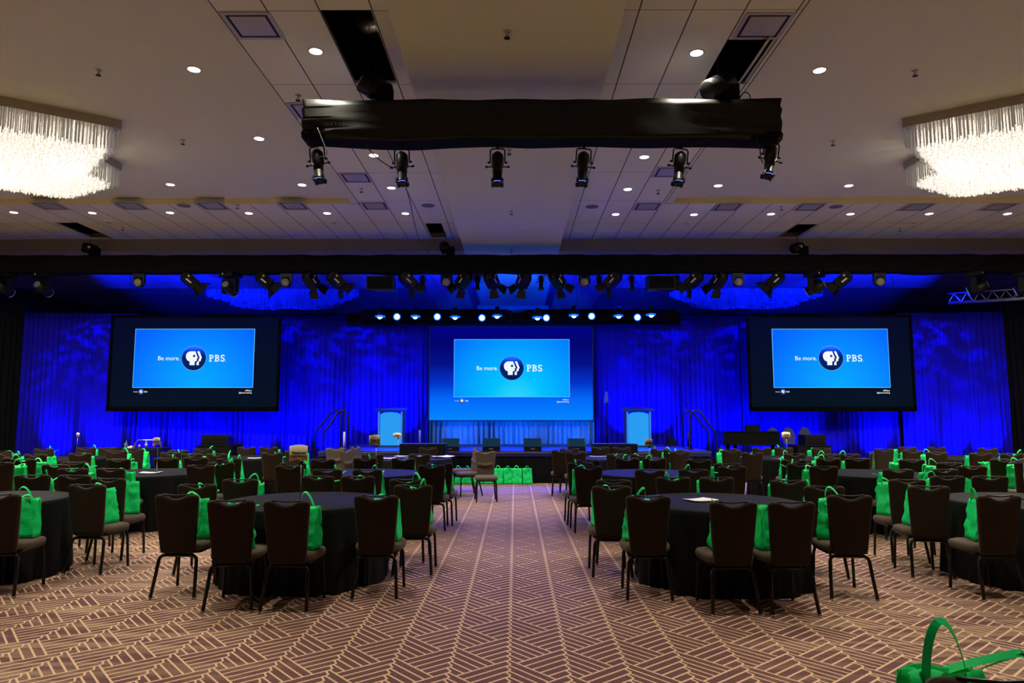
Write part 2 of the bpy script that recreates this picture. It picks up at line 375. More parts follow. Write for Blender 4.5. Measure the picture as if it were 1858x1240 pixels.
# ================================================================ SETTING
ZT, ZF, ZP = 6.35, 6.47, 6.02          # tile ceiling, plaster fields, dropped centre panel
XL, XR = -20.5, 20.5
struct(G().box((0, 12.6, -0.05), (41, 47.4, 0.1)).build('floor', M_carpet))
struct(G().box((XL - 0.1, 12.6, 3.6), (0.2, 47.4, 7.4)).build('wall_left', M_wall))
struct(G().box((XR + 0.1, 12.6, 3.6), (0.2, 47.4, 7.4)).build('wall_right', M_wall))
struct(G().box((0, 36.3, 3.6), (41.4, 0.2, 7.4)).build('wall_back', M_dark))
struct(G().box((0, -11.1, 3.6), (41.4, 0.2, 7.4)).build('wall_front', M_wall))
struct(G().box((XL + 0.012, 12.6, 0.07), (0.024, 47.4, 0.14)).build('baseboard_left', M_chframe))
struct(G().box((XR - 0.012, 12.6, 0.07), (0.024, 47.4, 0.14)).build('baseboard_right', M_chframe))
# plenum above everything
struct(G().box((0, 12.6, 8.3), (41.4, 47.8, 0.1)).build('ceiling', M_dark))

def strip(name, x0, x1, y0, y1, z, holes, m):
    xs = sorted({x0, x1} | {h[0] for h in holes} | {h[1] for h in holes})
    ys = sorted({y0, y1} | {h[2] for h in holes} | {h[3] for h in holes})
    g = G()
    for i in range(len(xs) - 1):
        for j in range(len(ys) - 1):
            cx, cy = (xs[i] + xs[i + 1]) / 2, (ys[j] + ys[j + 1]) / 2
            if any(h[0] < cx < h[1] and h[2] < cy < h[3] for h in holes): continue
            g.box((cx, cy, z + 0.02), (xs[i + 1] - xs[i], ys[j + 1] - ys[j], 0.04))
    return struct(g.build(name, m))
H_NL = (-2.284, -1.69, 7.82, 9.66); H_NR = (2.69, 3.29, 8.50, 9.70)
H_ML = (-2.255, -1.84, 17.17, 18.66); H_FL = (-11.44, -10.86, 17.06, 18.63); H_FR = (7.05, 7.60, 17.28, 18.66)
VENT = 0.6
# tile strips beside the centre panel, then the cross band in front of the beam
strip('ceiling', -3.50, -1.385, -11, 15.55, ZT, [H_NL], M_tile)
strip('ceiling', 1.19, 3.36, -11, 15.55, ZT, [H_NR], M_tile)
strip('ceiling', XL, -1.385, 15.55, 18.73, ZT, [H_ML, H_FL], M_tile)
strip('ceiling', 1.19, XR, 15.55, 18.73, ZT, [H_FR], M_tile)
# plaster fields (slightly higher) with their margin strips
strip('ceiling', XL, -3.68, -11, 15.50, ZF, [], M_plaster)
strip('ceiling', 3.54, XR, -11, 15.50, ZF, [], M_plaster)
struct(G().box((-3.60, 2.25, ZT + 0.06), (0.16, 26.5, 0.12)).build('trim_1', M_plaster))
struct(G().box((3.46, 2.25, ZT + 0.06), (0.16, 26.5, 0.12)).build('trim_2', M_plaster))
struct(G().box((-3.51, 2.25, ZT + 0.012), (0.035, 26.5, 0.02)).build('trim_3', mat('reveal_shadow_gap', (0.16, 0.15, 0.14), 0.9)))
struct(G().box((3.37, 2.25, ZT + 0.012), (0.035, 26.5, 0.02)).build('trim_4', bpy.data.materials['reveal_shadow_gap']))
struct(G().box(((XL - 3.68) / 2, 15.525, ZT + 0.06), (XL * -1 - 3.68, 0.05, 0.12)).build('trim_5', M_fascia))
struct(G().box(((XR + 3.54) / 2, 15.525, ZT + 0.06), (XR - 3.54, 0.05, 0.12)).build('trim_6', M_fascia))
# dropped centre panel
struct(G().box((-0.0975, 8.8, ZP + 0.25), (2.575, 39.5, 0.5)).build('ceiling', M_plaster))
# cross beams
struct(G().box(((XL - 1.385) / 2, 19.5, ZP + 0.25), (XL * -1 - 1.385, 1.54, 0.5)).build('ceiling', M_beam))
struct(G().box(((XR + 1.19) / 2, 19.5, ZP + 0.25), (XR - 1.19, 1.54, 0.5)).build('ceiling', M_beam))
# zone behind the stage
strip('ceiling', XL, -1.385, 20.27, 26.3, ZT, [], M_tile)
strip('ceiling', 1.19, XR, 20.27, 26.3, ZT, [], M_tile)
strip('ceiling', XL, -3.6, 26.3, 36.2, 6.80, [], M_plaster)
strip('ceiling', 3.5, XR, 26.3, 36.2, 6.80, [], M_plaster)
strip('ceiling', -3.6, -1.385, 26.3, 36.2, ZT + 0.15, [], M_tile)
strip('ceiling', 1.19, 3.5, 26.3, 36.2, ZT + 0.15, [], M_tile)
struct(G().box((-12.05, 26.33, 6.58), (16.9, 0.06, 0.46)).build('trim_7', M_plaster))
struct(G().box((12.0, 26.33, 6.58), (17.0, 0.06, 0.46)).build('trim_8', M_plaster))
struct(G().box((-0.0975, 28.65, 5.90), (2.9, 0.2, 0.26)).build('trim_9', M_wall))

# duct seen through the opening in the left tile strip
g = G(); g.lathe([(0.0, 0), (0.10, 0.0), (0.19, 0.05), (0.22, 0.14), (0.22, 4.0)], 20, (-2.35, 9.55, 7.22), (1, 0, 0))
for k in range(4): g.lathe([(0.224, 0.28 + k * 0.3), (0.228, 0.29 + k * 0.3), (0.224, 0.30 + k * 0.3)], 20, (-2.35, 9.55, 7.22), (1, 0, 0))
tag(g.build('air_duct', M_steel), 'round metal air duct seen through the open ceiling bay left of the centre panel', 'duct')
# loose tile pushed aside in the right opening
g = G(); g.box((3.30, 9.0, 6.47), (0.02, 1.2, 0.5), M=Matrix.Rotation(math.radians(38), 3, 'Y'))
tag(g.build('lifted_ceiling_tile', M_tile), 'ceiling tile tipped up in the open bay above the short truss', 'ceiling tile')

# ---------------------------------------------------------------- ceiling fittings
def downlight_proto():
    t = thing('downlight', '', 'ceiling light', group='round recessed downlights')
    G().lathe([(0.0, -0.004), (0.05, -0.006), (0.082, -0.004), (0.082, 0.0)], 24).build('lens', M_lampglass, t)
    G().lathe([(0.082, -0.001), (0.084, -0.006), (0.097, -0.007), (0.102, -0.003), (0.102, 0.0)], 24).build('trim_ring', M_vent, t)
    return t
DL = {
 'near tile strip left of the centre panel': [(573, 93, ZT), (678, 282, ZT), (710, 341, ZT), (735.5, 387.5, ZT)],
 'near tile strip right of the centre panel': [(1264, 96, ZT), (1169, 285, ZT), (1139, 343.5, ZT), (1117, 389, ZT)],
 'left plaster field': [(352, 126, ZF), (470, 251.5, ZF), (309, 335, ZF), (548, 335.5, ZF)],
 'right plaster field': [(1487, 127.5, ZF), (1303, 337, ZF), (1540, 337, ZF)],
 'cross band left of the centre panel': [(25, 385.5, ZT), (167.5, 386.5, ZT), (308.5, 386, ZT), (451.5, 387, ZT), (593.5, 387, ZT)],
 'cross band right of the centre panel': [(1259, 389.5, ZT), (1399, 388.5, ZT), (1543, 388.5, ZT), (1686, 388, ZT), (1828, 388, ZT)],
}
P = downlight_proto(); first = True
for zone, lst in DL.items():
    strip_zone = 'strip' in zone or 'plaster' in zone
    for i, (px, py, z) in enumerate(lst):
        loc = atz(px, py, z)
        if strip_zone:
            pos = 'nearest the camera' if i == 0 else ('farthest from the camera' if i == len(lst) - 1 and 'strip' in zone else ORD[i] + ' from the camera')
        else: pos = nth(i, len(lst))
        lab = 'lit downlight, %s, %s' % (pos, zone)
        loc = (loc[0], loc[1], z - 0.001)
        if first: P.location = loc; P['label'] = lab; first = False
        else: dup(P, loc, 0, lab)
        light('SPOT', (loc[0], loc[1], z - 0.03), 48 if 'cross' in zone else 360, WARM, (loc[0], loc[1], 0), spot_size=math.radians(72 if 'cross' in zone else 96), spot_blend=0.8, shadow_soft_size=0.07)
# the same grid of downlights goes on over and behind the camera (out of frame)
for x in (-9.5, -5.6, -2.6, 2.4, 5.4, 9.3):
    for y in (5.6, 2.2, -1.2, -4.8):
        light('SPOT', (x, y, ZT - 0.03), 420, WARM, (x, y, 0), spot_size=math.radians(88 if y > 5 else 64), spot_blend=0.8, shadow_soft_size=0.07)

# far, unlit or dim downlights above the stage
P2 = thing('downlight', '', 'ceiling light', group='small downlights in the dark ceiling behind the stage')
G().lathe([(0.0, -0.004), (0.07, -0.004), (0.07, 0.0)], 16).build('lens', M_offlens, P2)
FD = [(156.6, 510, ZT), (297, 511, ZT), (121, 529, 6.8), (225, 531, 6.8), (173, 542, 6.8), (283, 549, 6.8), (332, 564, 6.8),
      (1568, 511, ZT), (1703, 510, ZT), (1636, 531, 6.8), (1740, 529, 6.8), (1579, 549, 6.8), (1530, 564, 6.8), (1689, 543, 6.8), (813, 529, 6.5), (1047, 529, 6.5), (731, 531, 6.8), (1130, 531, 6.8)]
FD.sort()
for i, (px, py, z) in enumerate(FD):
    loc = atz(px, py, z); loc = (loc[0], loc[1], z - 0.002)
    lab = 'dim downlight in the blue ceiling behind the long truss, %s' % (nth(i, 18) if i < 15 else ['third from the right', 'second from the right', 'rightmost'][i - 15])
    if i == 0: P2.location = loc; P2['label'] = lab
    else: dup(P2, loc, 0, lab)

# sprinklers
P = thing('sprinkler', '', 'sprinkler', group='ceiling sprinkler heads')
G().lathe([(0.045, 0.0), (0.04, -0.008), (0.014, -0.012), (0.012, -0.05), (0.0, -0.05)], 12).build('escutcheon', M_vent, P)
g = G(); g.lathe([(0.0, -0.088), (0.038, -0.085), (0.036, -0.080), (0.0, -0.080)], 12)
g.tube([(-0.018, 0, -0.05), (-0.02, 0, -0.068), (-0.006, 0, -0.082)], 0.004, 5); g.tube([(0.018, 0, -0.05), (0.02, 0, -0.068), (0.006, 0, -0.082)], 0.004, 5)
g.build('deflector', M_metal, P)
SP = [(179, 127, ZF, 'in the left plaster field before the left chandelier'), (332, 254, ZF, 'in the left plaster field beside the left chandelier'),
      (541, 173, ZT, 'in the left tile strip above the left end of the draped truss'), (920, 57, ZP, 'in the centre panel nearest the camera'),
      (924, 272, ZP, 'in the centre panel just beyond the draped truss'), (928, 383, ZP, 'in the middle of the centre panel'),
      (928, 453, ZP, 'in the centre panel right above the long black truss'), (656, 342, ZT, 'in the left tile strip beside two downlights'),
      (1660, 128, ZF, 'in the right plaster field before the right chandelier'), (1511, 256, ZF, 'in the right plaster field beside the right chandelier'),
      (1194, 345, ZT, 'in the right tile strip beside a downlight'), (431, 372, ZT, 'in the cross band on the left between two vents'),
      (223, 412, ZT, 'in the cross band on the left near the open bay'), (1418, 375, ZT, 'in the cross band on the right between two vents'),
      (1633, 414, ZT, 'in the cross band on the far right')]
for i, (px, py, z, lb) in enumerate(SP):
    loc = atz(px, py, z); lab = 'small sprinkler head ' + lb
    if i == 0: P.location = (loc[0], loc[1], z); P['label'] = lab
    else: dup(P, (loc[0], loc[1], z), 0, lab)
# smoke detectors
P = thing('smoke_detector', '', 'smoke detector', group='ceiling smoke detectors')
G().lathe([(0.085, 0.0), (0.085, -0.02), (0.07, -0.03)], 20).build('base', M_white, P)
G().lathe([(0.055, -0.03), (0.05, -0.055), (0.03, -0.065), (0.0, -0.066)], 20).build('sensor_head', M_vent, P)
for i, (px, py, lb) in enumerate([(196, 401, 'far left'), (606, 401.5, 'left beside the end of the vent row'), (1246.9, 402.8, 'right beside a round speaker'), (1658.6, 401.8, 'far right')]):
    loc = atz(px, py, ZT); lab = 'white smoke detector on the cross band, ' + lb
    if i == 0: P.location = loc; P['label'] = lab
    else: dup(P, loc, 0, lab)
# round speakers
P = thing('ceiling_speaker', '', 'speaker', group='round ceiling speakers')
G().lathe([(0.0, -0.008), (0.13, -0.008), (0.14, -0.004)], 28).build('grille', M_grille, P)
G().lathe([(0.14, -0.002), (0.142, -0.010), (0.158, -0.010), (0.162, 0.0)], 28).build('rim', M_vent, P)
for i, (px, py, lb) in enumerate([(333.5, 373, 'in the cross band on the left'), (777, 373, 'just left of the centre panel'), (1074, 375, 'just right of the centre panel'), (1517, 375, 'in the cross band on the right')]):
    loc = atz(px, py, ZT); lab = 'grey round ceiling speaker ' + lb
    if i == 0: P.location = loc; P['label'] = lab
    else: dup(P, loc, 0, lab)
# plaque vents: frame with a gap and a dropped plaque
P = thing('ceiling_vent', '', 'vent', group='square ceiling vents')
g = G()
for sx, sy, dx, dy in ((0, 1, VENT, 0.05), (0, -1, VENT, 0.05), (1, 0, 0.05, VENT - 0.1), (-1, 0, 0.05, VENT - 0.1)):
    g.box((sx * (VENT / 2 - 0.025), sy * (VENT / 2 - 0.025), -0.006), (dx, dy, 0.012))
g.build('frame', M_vent, P)
G().box((0, 0, -0.003), (VENT - 0.1, VENT - 0.1, 0.006)).build('throat', M_dark, P)
g = G(); g.grid(lambda u, v: ((u - .5) * 0.43, (v - .5) * 0.43, -0.028 + 0.018 * max(abs(u - .5), abs(v - .5)) * 2 ** 1), 8, 8)
g.box((0, 0, -0.006), (0.06, 0.06, 0.012)); g.build('plaque', M_vent, P)
VT = [(-3.19, 8.15, 'in the left tile strip, nearest the camera'), (-3.19, 10.58, 'in the left tile strip behind the left end of the draped truss'),
      (-3.19, 13.72, 'in the left tile strip under a leftmost hanging spotlight'), (-3.19, 15.66, 'at the far end of the left tile strip'),
      (3.02, 8.18, 'in the right tile strip, nearest the camera'), (3.02, 13.42, 'in the right tile strip behind a hanging spotlight'), (3.02, 15.72, 'at the far end of the right tile strip')]
for i, (px, lb) in enumerate([(91, 'leftmost of four'), (238, 'second of four'), (386, 'third of four, shining blue'), (533, 'rightmost of four')]):
    x, y, _ = atz(px, 373.5, ZT); VT.append((x, y, 'in the cross band on the left, ' + lb))
for i, (px, lb) in enumerate([(1320, 'leftmost of four'), (1469, 'second of four'), (1664, 'third of four'), (1812, 'rightmost of four')]):
    x, y, _ = atz(px, 375.5, ZT); VT.append((x, y, 'in the cross band on the right, ' + lb))
for i, (x, y, lb) in enumerate(VT):
    lab = 'square plaque vent ' + lb
    if i == 0: P.location = (x, y, ZT); P['label'] = lab
    else: dup(P, (x, y, ZT), 0, lab)

# ---------------------------------------------------------------- chandeliers
def chandelier(label, name, cx, cy, ztop, lit, flip=1):
    outer = [(3.10, -0.80), (1.99, -1.55), (0.95, -2.2), (0.0, -1.25), (-1.0, -2.1), (-3.10, -0.95), (-2.05, 0.45), (-3.05, 1.35), (-1.6, 2.0), (-0.3, 1.25), (0.7, 1.95), (1.98, 1.22), (1.92, 0.50)]
    t = thing(name, label, 'chandelier', (cx, cy, ztop), group=None)
    n = len(outer)
    pts = [(x * flip, y) for x, y in outer]
    g = G()
    g.poly([(x, y, -0.15) for x, y in pts], (0, 0, 0.15)); g.build('canopy', M_chframe, t)
    def ring(s):
        out = []
        for i in range(n):
            a, b = Vector(pts[i]) * s, Vector(pts[(i + 1) % n]) * s
            L = (b - a).length; k = max(1, int(L / 0.05))
            for j in range(k): out.append(a + (b - a) * (j / k))
        return out
    rng = random.Random(3)
    g = G()
    for tier, (s, ln) in enumerate(((0.985, 0.32), (0.965, 0.33), (0.94, 0.34))):
        for p in ring(s):
            if rng.random() < 0.12: continue
            l = ln + rng.uniform(-0.03, 0.03); r = 0.0085
            x, y = p.x + rng.uniform(-.01, .01), p.y + rng.uniform(-.01, .01)
            z1, z0 = -0.15, -0.15 - l
            q = rng.uniform(0, 1.5)
            ps = [(x + r * math.cos(q + a), y + r * math.sin(q + a)) for a in (0, 2.1, 4.2)]
            g.add([(a, b, z0) for a, b in ps] + [(a, b, z1) for a, b in ps], [(0, 1, 4, 3), (1, 2, 5, 4), (2, 0, 3, 5), (0, 2, 1)])
    o = g.build('crystal_rods', M_crystal if lit else M_crystal_off, t); o['kind'] = 'stuff'
    # inner tiers: strings of faceted beads, longer towards the middle
    g = G()
    def bead(x, y, z, r):
        g.add([(x + r, y, z), (x, y + r, z), (x - r, y, z), (x, y - r, z), (x, y, z + r), (x, y, z - r)],
              [(0, 1, 4), (1, 2, 4), (2, 3, 4), (3, 0, 4), (1, 0, 5), (2, 1, 5), (3, 2, 5), (0, 3, 5)])
    tiers = ((0.915, 0.36), (0.88, 0.39), (0.84, 0.40), (0.79, 0.41), (0.74, 0.42), (0.68, 0.43), (0.62, 0.43), (0.55, 0.44), (0.47, 0.44), (0.38, 0.45), (0.28, 0.45), (0.16, 0.45)) if lit else ((0.9, 0.40), (0.8, 0.48), (0.68, 0.52), (0.5, 0.56), (0.3, 0.58))
    for s, ln in tiers:
        for p in ring(s):
            l = ln + rng.uniform(-0.035, 0.03)
            x, y = p.x + rng.uniform(-.02, .02), p.y + rng.uniform(-.02, .02)
            r = 0.008
            ps = [(x + r * math.cos(a), y + r * math.sin(a)) for a in (0, 2.1, 4.2)]
            g.add([(a, b, -0.15 - l) for a, b in ps] + [(a, b, -0.15) for a, b in ps], [(0, 1, 4, 3), (1, 2, 5, 4), (2, 0, 3, 5)])
            for k in range(5 if lit else 1): bead(x + rng.uniform(-.012, .012), y, -0.15 - l + 0.045 * k, 0.020 + rng.uniform(-.004, .006))
    o = g.build('crystal_beads', M_glow if lit else M_crystal_off, t); o['kind'] = 'stuff'
    return t
chandelier('lit zigzag crystal chandelier hanging at the left edge under its bronze canopy', 'chandelier', -9.6, 12.0, ZF, True, 1)
chandelier('lit zigzag crystal chandelier hanging at the right edge under its bronze canopy', 'chandelier', 9.46, 12.0, ZF, True, -1)
chandelier('unlit crystal chandelier in blue light above the left projection screen', 'chandelier', -9.4, 29.0, 6.80, False, 1)
chandelier('unlit crystal chandelier in blue light above the right projection screen', 'chandelier', 9.3, 29.0, 6.80, False, -1)
for x in (-9.6, 9.46):
    for dx in (-1.6, 0, 1.6):
        light('AREA', (x + dx, 12.0, 5.80), 230, WARM, (x + dx, 12.0, 0), size=1.2)
        light('POINT', (x + dx * 1.1, 12.0, 6.14), 150, WARM, shadow_soft_size=0.1)

# ================================================================ DRAPES
def drape(name, label, path, ztop, zbot, mat_, amp=0.06, wl=0.15, seed=0, flare=1.8, group=None, du=0.022):
    pts = [Vector((x, y)) for x, y in path]
    L = [0]
    for a, b in zip(pts, pts[1:]): L.append(L[-1] + (b - a).length)
    tot = L[-1]
    def at(s):
        s = max(0, min(tot, s))
        for i in range(len(pts) - 1):
            if s <= L[i + 1] or i == len(pts) - 2:
                d = (pts[i + 1] - pts[i]).normalized(); return pts[i] + d * (s - L[i]), Vector((d.y, -d.x))
    nu = max(8, int(tot / du)); nv = 14
    def fn(u, v):
        s = u * tot; p, nn = at(s)
        z = ztop(s / tot) if callable(ztop) else ztop
        z = z + (zbot - z) * v
        drift = 0.10 * noise.noise(Vector((s * 1.3, v * 1.1, seed))) * v
        ss = s + drift + 0.16 * noise.noise(Vector((s * 0.7, seed * 2.1, 3)))
        k = amp * (0.55 + 0.75 * v * flare * 0.55) * (0.75 + 0.7 * noise.noise(Vector((s * 1.9, v * 0.7, seed + 9))))
        f = math.sin(2 * PI * ss / wl) + 0.5 * math.sin(2 * PI * ss / (wl * 2.37) + seed)
        q = p + nn * (k * f)
        return (q.x, q.y, z)
    g = G().grid(fn, nu, nv)
    o = g.build(name, mat_)
    m = o.modifiers.new('cloth_thickness', 'SOLIDIFY'); m.thickness = 0.004
    tag(o, label, 'drape', group)
    return o
GR = 'blue-lit stage drapes'
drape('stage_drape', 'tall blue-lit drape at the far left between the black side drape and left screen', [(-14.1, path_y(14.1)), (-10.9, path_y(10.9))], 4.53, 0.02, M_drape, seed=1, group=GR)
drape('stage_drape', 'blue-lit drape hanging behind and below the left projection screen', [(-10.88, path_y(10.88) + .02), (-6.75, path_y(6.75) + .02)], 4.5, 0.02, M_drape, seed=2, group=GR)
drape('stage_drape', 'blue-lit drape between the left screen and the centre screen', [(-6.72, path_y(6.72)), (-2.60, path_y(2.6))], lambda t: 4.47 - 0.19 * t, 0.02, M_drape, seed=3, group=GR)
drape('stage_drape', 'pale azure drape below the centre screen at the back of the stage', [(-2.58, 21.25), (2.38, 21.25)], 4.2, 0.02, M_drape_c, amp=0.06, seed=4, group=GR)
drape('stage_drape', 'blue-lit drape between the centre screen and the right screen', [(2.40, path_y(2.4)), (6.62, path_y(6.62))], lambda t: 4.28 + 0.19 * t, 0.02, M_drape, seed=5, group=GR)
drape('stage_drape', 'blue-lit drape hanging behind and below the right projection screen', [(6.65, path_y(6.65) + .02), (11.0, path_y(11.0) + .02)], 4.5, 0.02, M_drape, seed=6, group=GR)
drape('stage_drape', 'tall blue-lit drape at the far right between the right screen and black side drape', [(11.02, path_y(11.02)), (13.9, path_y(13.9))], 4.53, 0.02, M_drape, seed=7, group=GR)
drape('side_drape', 'black side drape closing the left end of the stage line', [(-16.6, 15.0), (-14.15, 20.15)], 4.75, 0.02, M_black, amp=0.05, seed=8)
drape('side_drape', 'black side drape closing the right end of the stage line', [(13.95, 20.15), (16.6, 15.0)], 4.75, 0.02, M_black, amp=0.05, seed=9)

# ================================================================ SCREENS
def grad_mat(name, stops, horiz=0.0, radial=None, es=1.0, axis=2, lo=0, hi=1):
    m = bpy.data.materials.new(name); m.use_nodes = True; nt = m.node_tree; bs = nt.nodes['Principled BSDF']
    bs.inputs['Base Color'].default_value = (0.004, 0.004, 0.004, 1); bs.inputs['Roughness'].default_value = 0.9; bs.inputs['Specular IOR Level'].default_value = 0.02
    tc = nt.nodes.new('ShaderNodeTexCoord'); sp = nt.nodes.new('ShaderNodeSeparateXYZ'); nt.links.new(tc.outputs['Object'], sp.inputs[0])
    mr = nt.nodes.new('ShaderNodeMapRange'); mr.inputs[1].default_value = lo; mr.inputs[2].default_value = hi
    src = sp.outputs[axis]
    if radial:
        dx = nmath(nt, 'POWER', nmath(nt, 'ABSOLUTE', nmath(nt, 'SUBTRACT', sp.outputs[0], radial[0])), 2)
        dz = nmath(nt, 'POWER', nmath(nt, 'ABSOLUTE', nmath(nt, 'MULTIPLY', nmath(nt, 'SUBTRACT', sp.outputs[2], radial[1]), radial[2])), 2)
        src = nmath(nt, 'POWER', nmath(nt, 'ADD', dx, dz), 0.5)
    nt.links.new(src, mr.inputs[0])
    cr = nt.nodes.new('ShaderNodeValToRGB'); nt.links.new(mr.outputs[0], cr.inputs[0])
    e = cr.color_ramp.elements
    while len(e) > len(stops): e.remove(e[-1])
    while len(e) < len(stops): e.new(0.5)
    for el, (p, c) in zip(e, stops): el.position = p; el.color = (*c, 1)
    nt.links.new(cr.outputs[0], bs.inputs['Emission Color']); bs.inputs['Emission Strength'].default_value = es
    return m
def srgb(r, g, b):
    f = lambda c: (c / 255 / 12.92) if c / 255 <= 0.04045 else ((c / 255 + 0.055) / 1.055) ** 2.4
    return (f(r), f(g), f(b))
def text_mesh(s, size, ext=0.002, bold=0.0, align='LEFT'):
    cu = bpy.data.curves.new('lettering', 'FONT'); cu.body = s; cu.size = size; cu.extrude = ext; cu.offset = bold; cu.align_x = align; cu.resolution_u = 3
    o = bpy.data.objects.new('lettering', cu); C.objects.link(o)
    dg = bpy.context.evaluated_depsgraph_get(); me = bpy.data.meshes.new_from_object(o.evaluated_get(dg))
    C.objects.unlink(o); bpy.data.objects.remove(o)
    return me
def place_text(s, size, loc, m, parent, name='lettering', bold=0.0, align='LEFT', rot=(PI / 2, 0, 0), ext=0.002):
    me = text_mesh(s, size, ext, bold, align); me.materials.clear(); me.materials.append(m)
    o = bpy.data.objects.new(name, me); C.objects.link(o); o.parent = parent; o.location = loc; o.rotation_euler = rot
    return o
M_lit = emis('projected_white', (0.86, 0.93, 1.0), 1.0)
M_navy = grad_mat('projected_globe', [(0, srgb(0, 20, 60)), (0.35, srgb(0, 35, 110)), (0.55, srgb(0, 25, 90)), (0.8, srgb(0, 60, 220)), (1, srgb(40, 130, 255))], lo=-1, hi=1)
M_globedot = emis('projected_globe_dark', srgb(0, 30, 110), 1.0)
M_rim = emis('projected_globe_rim', srgb(60, 150, 240), 1.0)

def letter(ch, h):
    """slab-serif capitals as box and bowl outlines, returned as a G in the x-z plane"""
    g = G(); t = 0.16 * h; e = 0.003
    def bar(x0, x1, z0, z1): g.box(((x0 + x1) / 2, 0, (z0 + z1) / 2), (x1 - x0, e, z1 - z0))
    def bowl(x, z0, z1, wd):
        n = 12; r = (z1 - z0) / 2; zc = (z0 + z1) / 2
        P = []
        for k in range(n + 1):
            a = -PI / 2 + PI * k / n
            P.append((x + wd * math.cos(a), zc + r * math.sin(a))); 
        Q = [(x + (wd - t) * math.cos(-PI / 2 + PI * k / n), zc + (r - t * .8) * math.sin(-PI / 2 + PI * k / n)) for k in range(n + 1)]
        vs_ = [(a, -e / 2, b) for a, b in P] + [(a, -e / 2, b) for a, b in Q]
        g.add(vs_, [(k, k + 1, n + 2 + k, n + 1 + k) for k in range(n)])
    if ch in 'PB':
        bar(0.10 * h, 0.10 * h + t, 0, h); bar(0, 0.42 * h, 0, 0.1 * h) if ch == 'P' else bar(0, 0.3 * h, 0, 0.1 * h); bar(0, 0.3 * h, h * .9, h)
        bar(0.1 * h, 0.34 * h, h - t * .8, h)
        zm = 0.42 * h if ch == 'P' else 0.50 * h
        bowl(0.33 * h, zm, h, 0.34 * h); bar(0.1 * h, 0.34 * h, zm, zm + t * .8)
        if ch == 'B': bowl(0.35 * h, 0, 0.5 * h + t * .4, 0.38 * h); bar(0.1 * h, 0.36 * h, 0, t * .8)
    else:
        n = 10; pts = []
        for k in range(n + 1):
            a = math.radians(30 + 240 * k / n); pts.append((0.34 * h + 0.23 * h * math.cos(a), 0.72 * h + 0.215 * h * math.sin(a)))
        for k in range(n + 1):
            a = math.radians(90 - 240 * k / n); pts.append((0.34 * h + 0.25 * h * math.cos(a), 0.27 * h + 0.205 * h * math.sin(a)))
        for a, b in zip(pts, pts[1:]):
            d = (Vector(b) - Vector(a)); 
            if d.length < 1e-5: continue
            nn = Vector((-d.y, d.x)).normalized() * t * .46; a, b = Vector(a), Vector(b)
            dd = d.normalized() * t * .2
            g.add([(p.x, -e / 2, p.y) for p in (a - nn - dd, b - nn + dd, b + nn + dd, a + nn - dd)], [(0, 1, 2, 3)])
        bar(0.50 * h, 0.58 * h, 0.74 * h, 0.98 * h); bar(0.06 * h, 0.14 * h, 0.02 * h, 0.27 * h)
    return g
def logo(parent, cx, cz, R, y, small=False):
    """globe disc with the three-quarter profile heads, tagline and letters"""
    d = G(); n = 40
    g = G(); g.add([(R * math.cos(2 * PI * k / n), 0, R * math.sin(2 * PI * k / n)) for k in range(n)], [tuple(range(n))])
    o = g.build('globe_emblem', M_navy, parent, (cx, y, cz)); me = o.data
    for v in me.vertices: v.co.x /= R; v.co.z /= R
    o.scale = (R, 1, R)
    g = G()
    for k in range(n):
        a, b = 2 * PI * k / n, 2 * PI * (k + 1) / n
        g.add([(R * s_ * math.cos(q), 0, R * s_ * math.sin(q)) for s_, q in ((1.0, a), (1.0, b), (1.05, b), (1.05, a))], [(0, 1, 2, 3)])
    g.build('globe_rim', M_rim, parent, (cx, y - 0.001, cz))
    k = R / 135.0
    def T(pts): return [((x - 930) * k, 0, (541 - z) * k) for x, z in pts]
    head = [(895, 465), (945, 465), (976, 543), (960, 545), (963, 552), (966, 558), (962, 572), (941, 580), (941, 619), (886, 619), (886, 579), (862, 568), (848, 550), (841, 527), (842, 505), (852, 485), (870, 470)]
    prof = [(965, 465), (990, 465), (1022, 543), (1008, 545), (1012, 555), (1007, 573), (988, 581), (988, 619), (962, 619), (964, 588), (984, 572), (984, 556), (988, 545), (996, 541)]
    g = G()
    for pts in (head, prof): P_ = T(pts); g.add(P_, [tuple(range(len(P_)))])
    o = g.build('profile_heads', M_lit, parent, (cx, y - 0.003, cz))
    g = G(); g.add([(14 * k * math.cos(2 * PI * i / 16), 0, 14 * k * math.sin(2 * PI * i / 16)) for i in range(16)], [tuple(range(16))])
    g.build('eye', M_globedot, parent, (cx + 3 * k, y - 0.005, cz + 24 * k))
    h = 75 * k
    x = cx + 170 * k
    for ch, adv in (('P', 0.82), ('B', 0.86), ('S', 0.7)):
        letter(ch, h).build('letter_' + ch.lower(), M_lit, parent, (x, y - 0.003, cz - 38 * k)); x += adv * h
    if not small: G().box((x + 6 * k, 0, 0), (4 * k, 0.002, 4 * k)).build('letter_point', M_lit, parent, (0, y - 0.003, cz - 36 * k))
    place_text('Be more.', 66 * k, (cx - 402 * k, y - 0.003, cz - 23 * k), M_lit, parent, 'tagline', bold=0.0)
